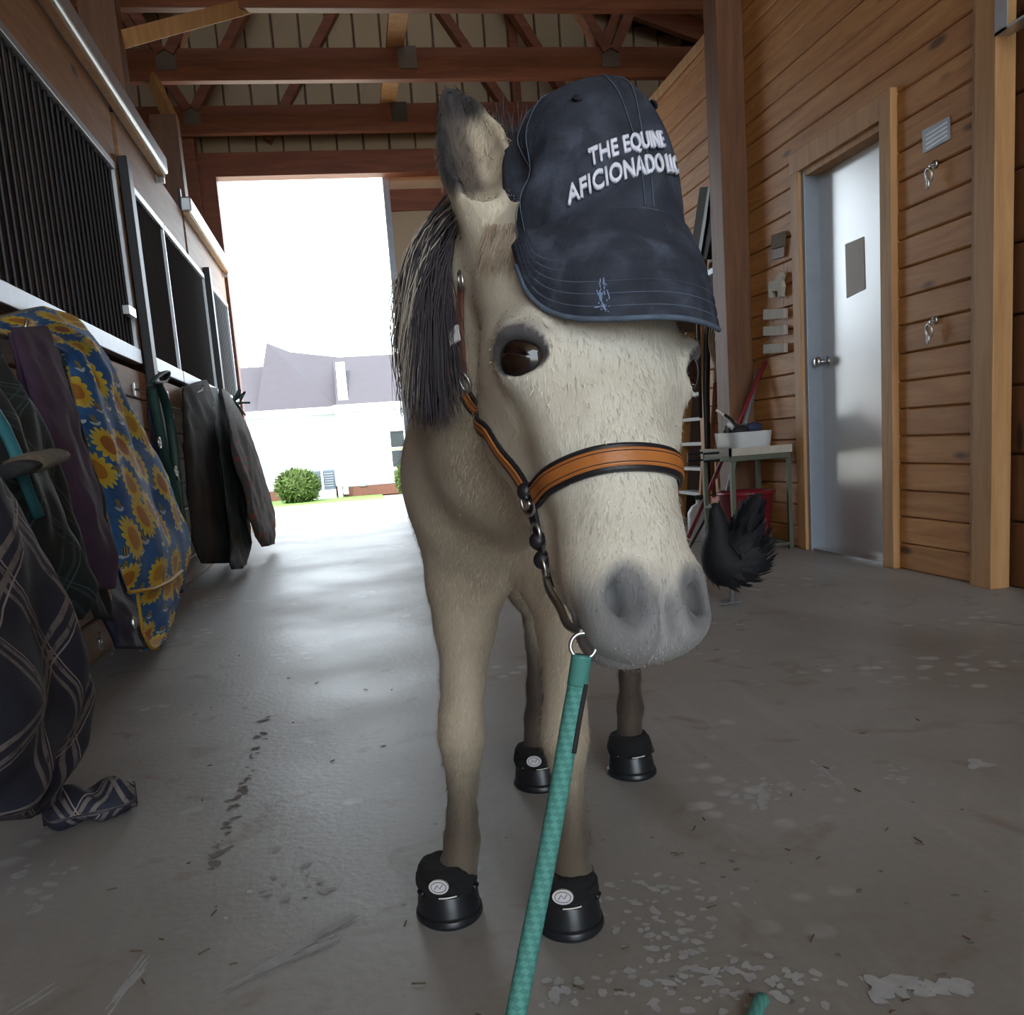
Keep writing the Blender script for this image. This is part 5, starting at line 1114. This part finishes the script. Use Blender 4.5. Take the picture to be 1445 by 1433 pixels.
# ================================================================== the house across the yard
M['siding'] = plain('siding', (.55, .58, .63), .6, 0, .04, 1); M['shingle'] = plain('shingle', (.040, .034, .042), .95, 0, .12, 3, .4); M['brick'] = plain('brick', (.12, .05, .035), .9, 0, .3, 12); M['ac'] = plain('ac', (.075, .10, .135), .5, .2)
M['pane'] = plain('pane', (.03, .04, .045), .08, 0, .2, 2, 0, .8); M['leaf'] = plain('leaf', (.050, .085, .010), .7, 0, .5, 5); M['beige'] = plain('beige', (.22, .18, .13), .6)
GZ = -.60; HYL, HYR = 29.0, 28.0; XC = -.17
hs_ = empty('house', (0, HYL, GZ)); tag(hs_, 'pale sided house with dark shingle roof across the yard', 'house')
def hz_(y, py): return None
EZ = 2.0
MB().box((-14, HYL, GZ), (XC, HYL+6, EZ)).build('wall', 'siding', hs_); MB().box((XC, HYR, GZ), (12, HYR+7, EZ)).build('wall', 'siding', hs_)
bme = MB().box((-6.9, -.012, 0), (6.9, .012, .17)); bw = mesh('siding_board', bme.v, bme.f); bw.materials.append(M['siding'])
for i in range(14):
    for xc, y in ((XC-6.9, HYL-.02), (XC+6.1, HYR-.02)):
        o = bpy.data.objects.new('siding_board', bw); COL.objects.link(o); o.parent = hs_; o.location = (xc, y-HYL, .32+i*.165); o.rotation_euler = (.07, 0, 0); o.scale = (1 if xc < 0 else .88, 1, 1)
MB().box((-14, HYL-.05, GZ), (XC, HYL, GZ+.30)).box((XC, HYR-.05, GZ), (12, HYR, GZ+.30)).build('brick_base', 'brick', hs_)
def slab(pts, th_, name, mat, parent): 
    n = len(pts); B_ = [np.array(p)-np.array((0, 0, th_)) for p in pts]
    return MB().add(list(map(np.array, pts))+B_, [tuple(range(n)), tuple(range(2*n-1, n-1, -1))]+[(i, i+n, (i+1) % n+n, (i+1) % n) for i in range(n)]).build(name, mat, parent)
R1 = PY(410, 497, 33.5)[2]; R0 = PY(345, 519, 33.5)[2]; RH = PY(376, 484, 33.5); RE = PY(568, 501, 33.5)
xs_ = PY(371, 505, 33.5)[0]
slab([(-14, HYL-.4, EZ+.08), (xs_, HYL-.4, EZ+.08), (xs_, 33.5, R0), (-14, 33.5, R0)], .1, 'roof', 'shingle', hs_)
slab([(xs_, HYL-.4, EZ+.08), (XC, HYL-.4, EZ+.08), (XC+.2, 33.5, RE[2]+.05), (PY(410, 497, 33.5)[0], 33.5, R1), (RH[0], 33.5, RH[2])], .1, 'roof', 'shingle', hs_)
slab([(XC, HYR-.4, EZ+.05), (12, HYR-.4, EZ+.05), (12, 33.5, RE[2]), (XC, 33.5, RE[2]+.05)], .1, 'roof', 'shingle', hs_)
MB().box((-14, HYL-.5, EZ-.10), (XC+.1, HYL-.35, EZ+.10)).box((XC-.1, HYR-.5, EZ-.12), (12, HYR-.35, EZ+.08)).build('gutter', 'white', hs_)
a, b = PY(480, 516, 31.5), PY(486, 582, HYR-.4); MB().bar(a, b, .28, .22).build('rake_trim', 'white', hs_)
MB().box((XC-.05, HYR-.16, GZ+.1), (XC+.10, HYR-.04, EZ-.1)).build('downspout', 'white', hs_)
wa, wb = PY(550, 609, HYR-.1), PY(566, 658, HYR-.1)
wd = MB().box((wa[0]-.10, HYR-.10, wb[2]-.1), (wb[0]+.9, HYR-.03, wa[2]+.1)).build('window', 'white', hs_)
zm = (wa[2]+wb[2])/2
for x0 in (wa[0], wa[0]+.55):
    for z0, z1 in ((wb[2], zm-.05), (zm+.05, wa[2])): MB().box((x0, HYR-.115, z0), (x0+.40, HYR-.095, z1)).build('pane', 'pane', wd)
MB().box((wa[0]-.1, HYR-.12, zm-.03), (wb[0]+.9, HYR-.1, zm+.03)).build('sash', 'beige', wd)
v0 = PY(512, 684, HYR-.05); MB().box((v0[0]-.1, HYR-.08, v0[2]-.05), (v0[0]+.1, HYR-.05, v0[2]+.05)).build('vent', 'greymetal', hs_)
# air conditioner, pad, vent pipe
a0 = PY(440, 665, 28.2); a1 = PY(474, 690, 28.2)
ac = empty('air_conditioner', (a0[0]+.4, 28.3, GZ)); tag(ac, 'grey blue air conditioner unit against the house wall', 'air conditioner')
ab = MB().box((a0[0], 27.9, a1[2]), (a1[0], 28.7, a0[2])).build('body', 'ac', ac, False, .03)
for i in range(6): z = a1[2]+.1+i*(a0[2]-a1[2]-.15)/6; MB().box((a0[0]+.35, 27.885, z), (a1[0]-.04, 27.9, z+.03)).build('louvre', 'greymetal', ac)
MB().box((a0[0]+.26, 27.88, a1[2]), (a0[0]+.32, 27.9, a0[2])).build('corner_strip', 'white', ac); MB().box((a0[0]-.05, 27.8, GZ), (a1[0]-.0, 28.8, a1[2])).build('pad', 'white', ac)
p = [PY(479, 680, 27.84), PY(480.5, 675, 27.84), PY(485, 672, 27.84), PY(489, 673, 27.87), PY(490, 674, 27.99)]; p = [np.array((p[0][0], 27.84, GZ))]+p
tag(MB().tube(cr_spline(np.array(p), 5), .07, 10).build('vent_pipe', 'white', None, True), 'white bent vent pipe beside the air conditioner', 'pipe')
def bush(cx_, cy_, wpx, hpx, Y, lab):
    c = PY(cx_, cy_, Y); s_ = Y/F*1.02; rx, rz = wpx/2*s_, hpx/2*s_; e = empty('bush', (c[0], Y, GZ)); tag(e, lab, 'bush', 'clipped bushes by the house')
    V = []; Fc = []
    for i in range(3600):
        d = unit(rng.normal(0, 1, 3)); r = rng.uniform(.72, 1.03); p = c+d*np.array((rx, rx*.9, rz))*r; 
        if p[2] < GZ: continue
        u = unit(rng.normal(0, 1, 3)+d*.8+np.array((0, 0, .8))); w_ = unit(np.cross(u, d+rng.normal(0, .3, 3)))*.028; b = len(V); V += [p-w_, p+w_, p+u*.13+w_*.4, p+u*.13-w_*.4]; Fc.append((b, b+1, b+2, b+3))
    tag(link('foliage', mesh('foliage', V, Fc), 'leaf', e), kind='stuff'); MB().ell(c, (rx*.8, rx*.75, rz*.85), 18, 12).build('inner_mass', 'leaf', e, True); MB().cyl((c[0], Y, GZ), (c[0], Y, c[2]), .05).build('stem', 'weathered', e)
bush(420, 688, 56, 44, 27.0, 'round clipped green bush before the air conditioner'); bush(579, 676, 38, 44, 27.0, 'clipped green bush under the house window')
gs = MB().box((-10, 25.6, -.64), (.9, HYL, -.585)).build('ground_lawn', 'grass'); tag(gs, 'thin strip of lawn along the house wall', kind='structure')
# floor flakes, straw, droppings: too small to count
V = []; Fc = []; 
def flake(x, y, s_, asp=1.0):
    n_ = 7; b = len(V); zz = .0008+rng.random()*.0015; ph = rng.uniform(0, 6); th_ = rng.uniform(0, 6)
    for k in range(n_):
        a = 2*math.pi*k/n_; r = s_*rng.uniform(.6, 1.1); q = np.array((math.cos(a)*r*asp, math.sin(a)*r)); c_, s2 = math.cos(th_), math.sin(th_); V.append((x+q[0]*c_-q[1]*s2, y+q[0]*s2+q[1]*c_, zz))
    Fc.append(tuple(range(b, b+n_)))
for cxp, cyp, sx_, sy_, n_, sz in ((950, 1300, 85, 70, 110, .006), (1010, 1390, 120, 35, 80, .0065), (1085, 1120, 40, 20, 22, .010), (1280, 1395, 60, 18, 24, .012), (55, 1250, 40, 45, 20, .010), (400, 1230, 60, 60, 16, .007), (1385, 1080, 14, 5, 5, .014), (1270, 1100, 40, 15, 10, .007), (800, 1400, 60, 25, 20, .006), (1160, 1100, 30, 20, 8, .006)):
    for i in range(n_):
        p = PZ(cxp+rng.normal(0, sx_*.6), min(1500, cyp+rng.normal(0, sy_*.6)), 0); flake(p[0], p[1], sz*rng.uniform(.35, 1.3), rng.uniform(1, 2))
for (x0, y0, x1, y1, n_) in ((318, 1398, 495, 1296, 60), (330, 1392, 470, 1330, 30), (160, 1420, 205, 1360, 24), (30, 1425, 70, 1400, 10), (1150, 1075, 1190, 1115, 12)):
    for i in range(n_):
        t_ = rng.random(); p = PZ(x0+(x1-x0)*t_+rng.normal(0, 3), y0+(y1-y0)*t_+rng.normal(0, 3), 0); d = unit(PZ(x1, y1, 0)-PZ(x0, y0, 0)); L = rng.uniform(.008, .03); w_ = np.cross(d, (0, 0, 1))*rng.uniform(.0006, .002); b = len(V); zz = .001+rng.random()*.001
        for q in (p-d*L-w_, p+d*L-w_, p+d*L+w_, p-d*L+w_): V.append((q[0], q[1], zz))
        Fc.append((b, b+1, b+2, b+3))
M['chalk'] = plain('chalk', (.42, .43, .45), .9, 0, .3, 40)
tag(link('lime_flakes', mesh('lime_flakes', V, Fc), 'chalk'), 'pale dried flakes of lime scattered over the concrete', 'debris', kind='stuff')
V3 = []; V_, F_ = V, Fc; V = []; Fc = []
for i in range(60):
    t_ = rng.random(); p = PZ(378+(300-378)*t_+rng.normal(0, 5), 1010+(1230-1010)*t_, 0); flake(p[0], p[1], .007*rng.uniform(.3, 1.2), rng.uniform(1, 2.5))
for i in range(60):
    p = PZ(rng.uniform(200, 1440), rng.uniform(880, 1433), 0); flake(p[0], p[1], .005*rng.uniform(.3, 1.2), rng.uniform(1, 2))
M['dirt'] = plain('dirt', (.19, .18, .17), .95, 0, .3, 40)
tag(link('dirt_streak', mesh('dirt_streak', V, Fc), 'dirt'), 'dark line of dirt crumbs on the concrete', 'debris', kind='stuff')
V2 = MB()
for i in range(46):
    p = PZ(rng.uniform(150, 1440), rng.uniform(900, 1433)**1.0, .002); a = rng.uniform(0, 6); L = rng.uniform(.003, .010); V2.bar(p-np.array((math.cos(a), math.sin(a), 0))*L, p+np.array((math.cos(a), math.sin(a), 0))*L, .002, .0018)
M['straw'] = plain('straw', (.12, .09, .06), .9, 0, .5, 60)
tag(V2.build('straw_bits', 'straw'), 'bits of straw and dirt scattered over the concrete', 'debris', kind='stuff')
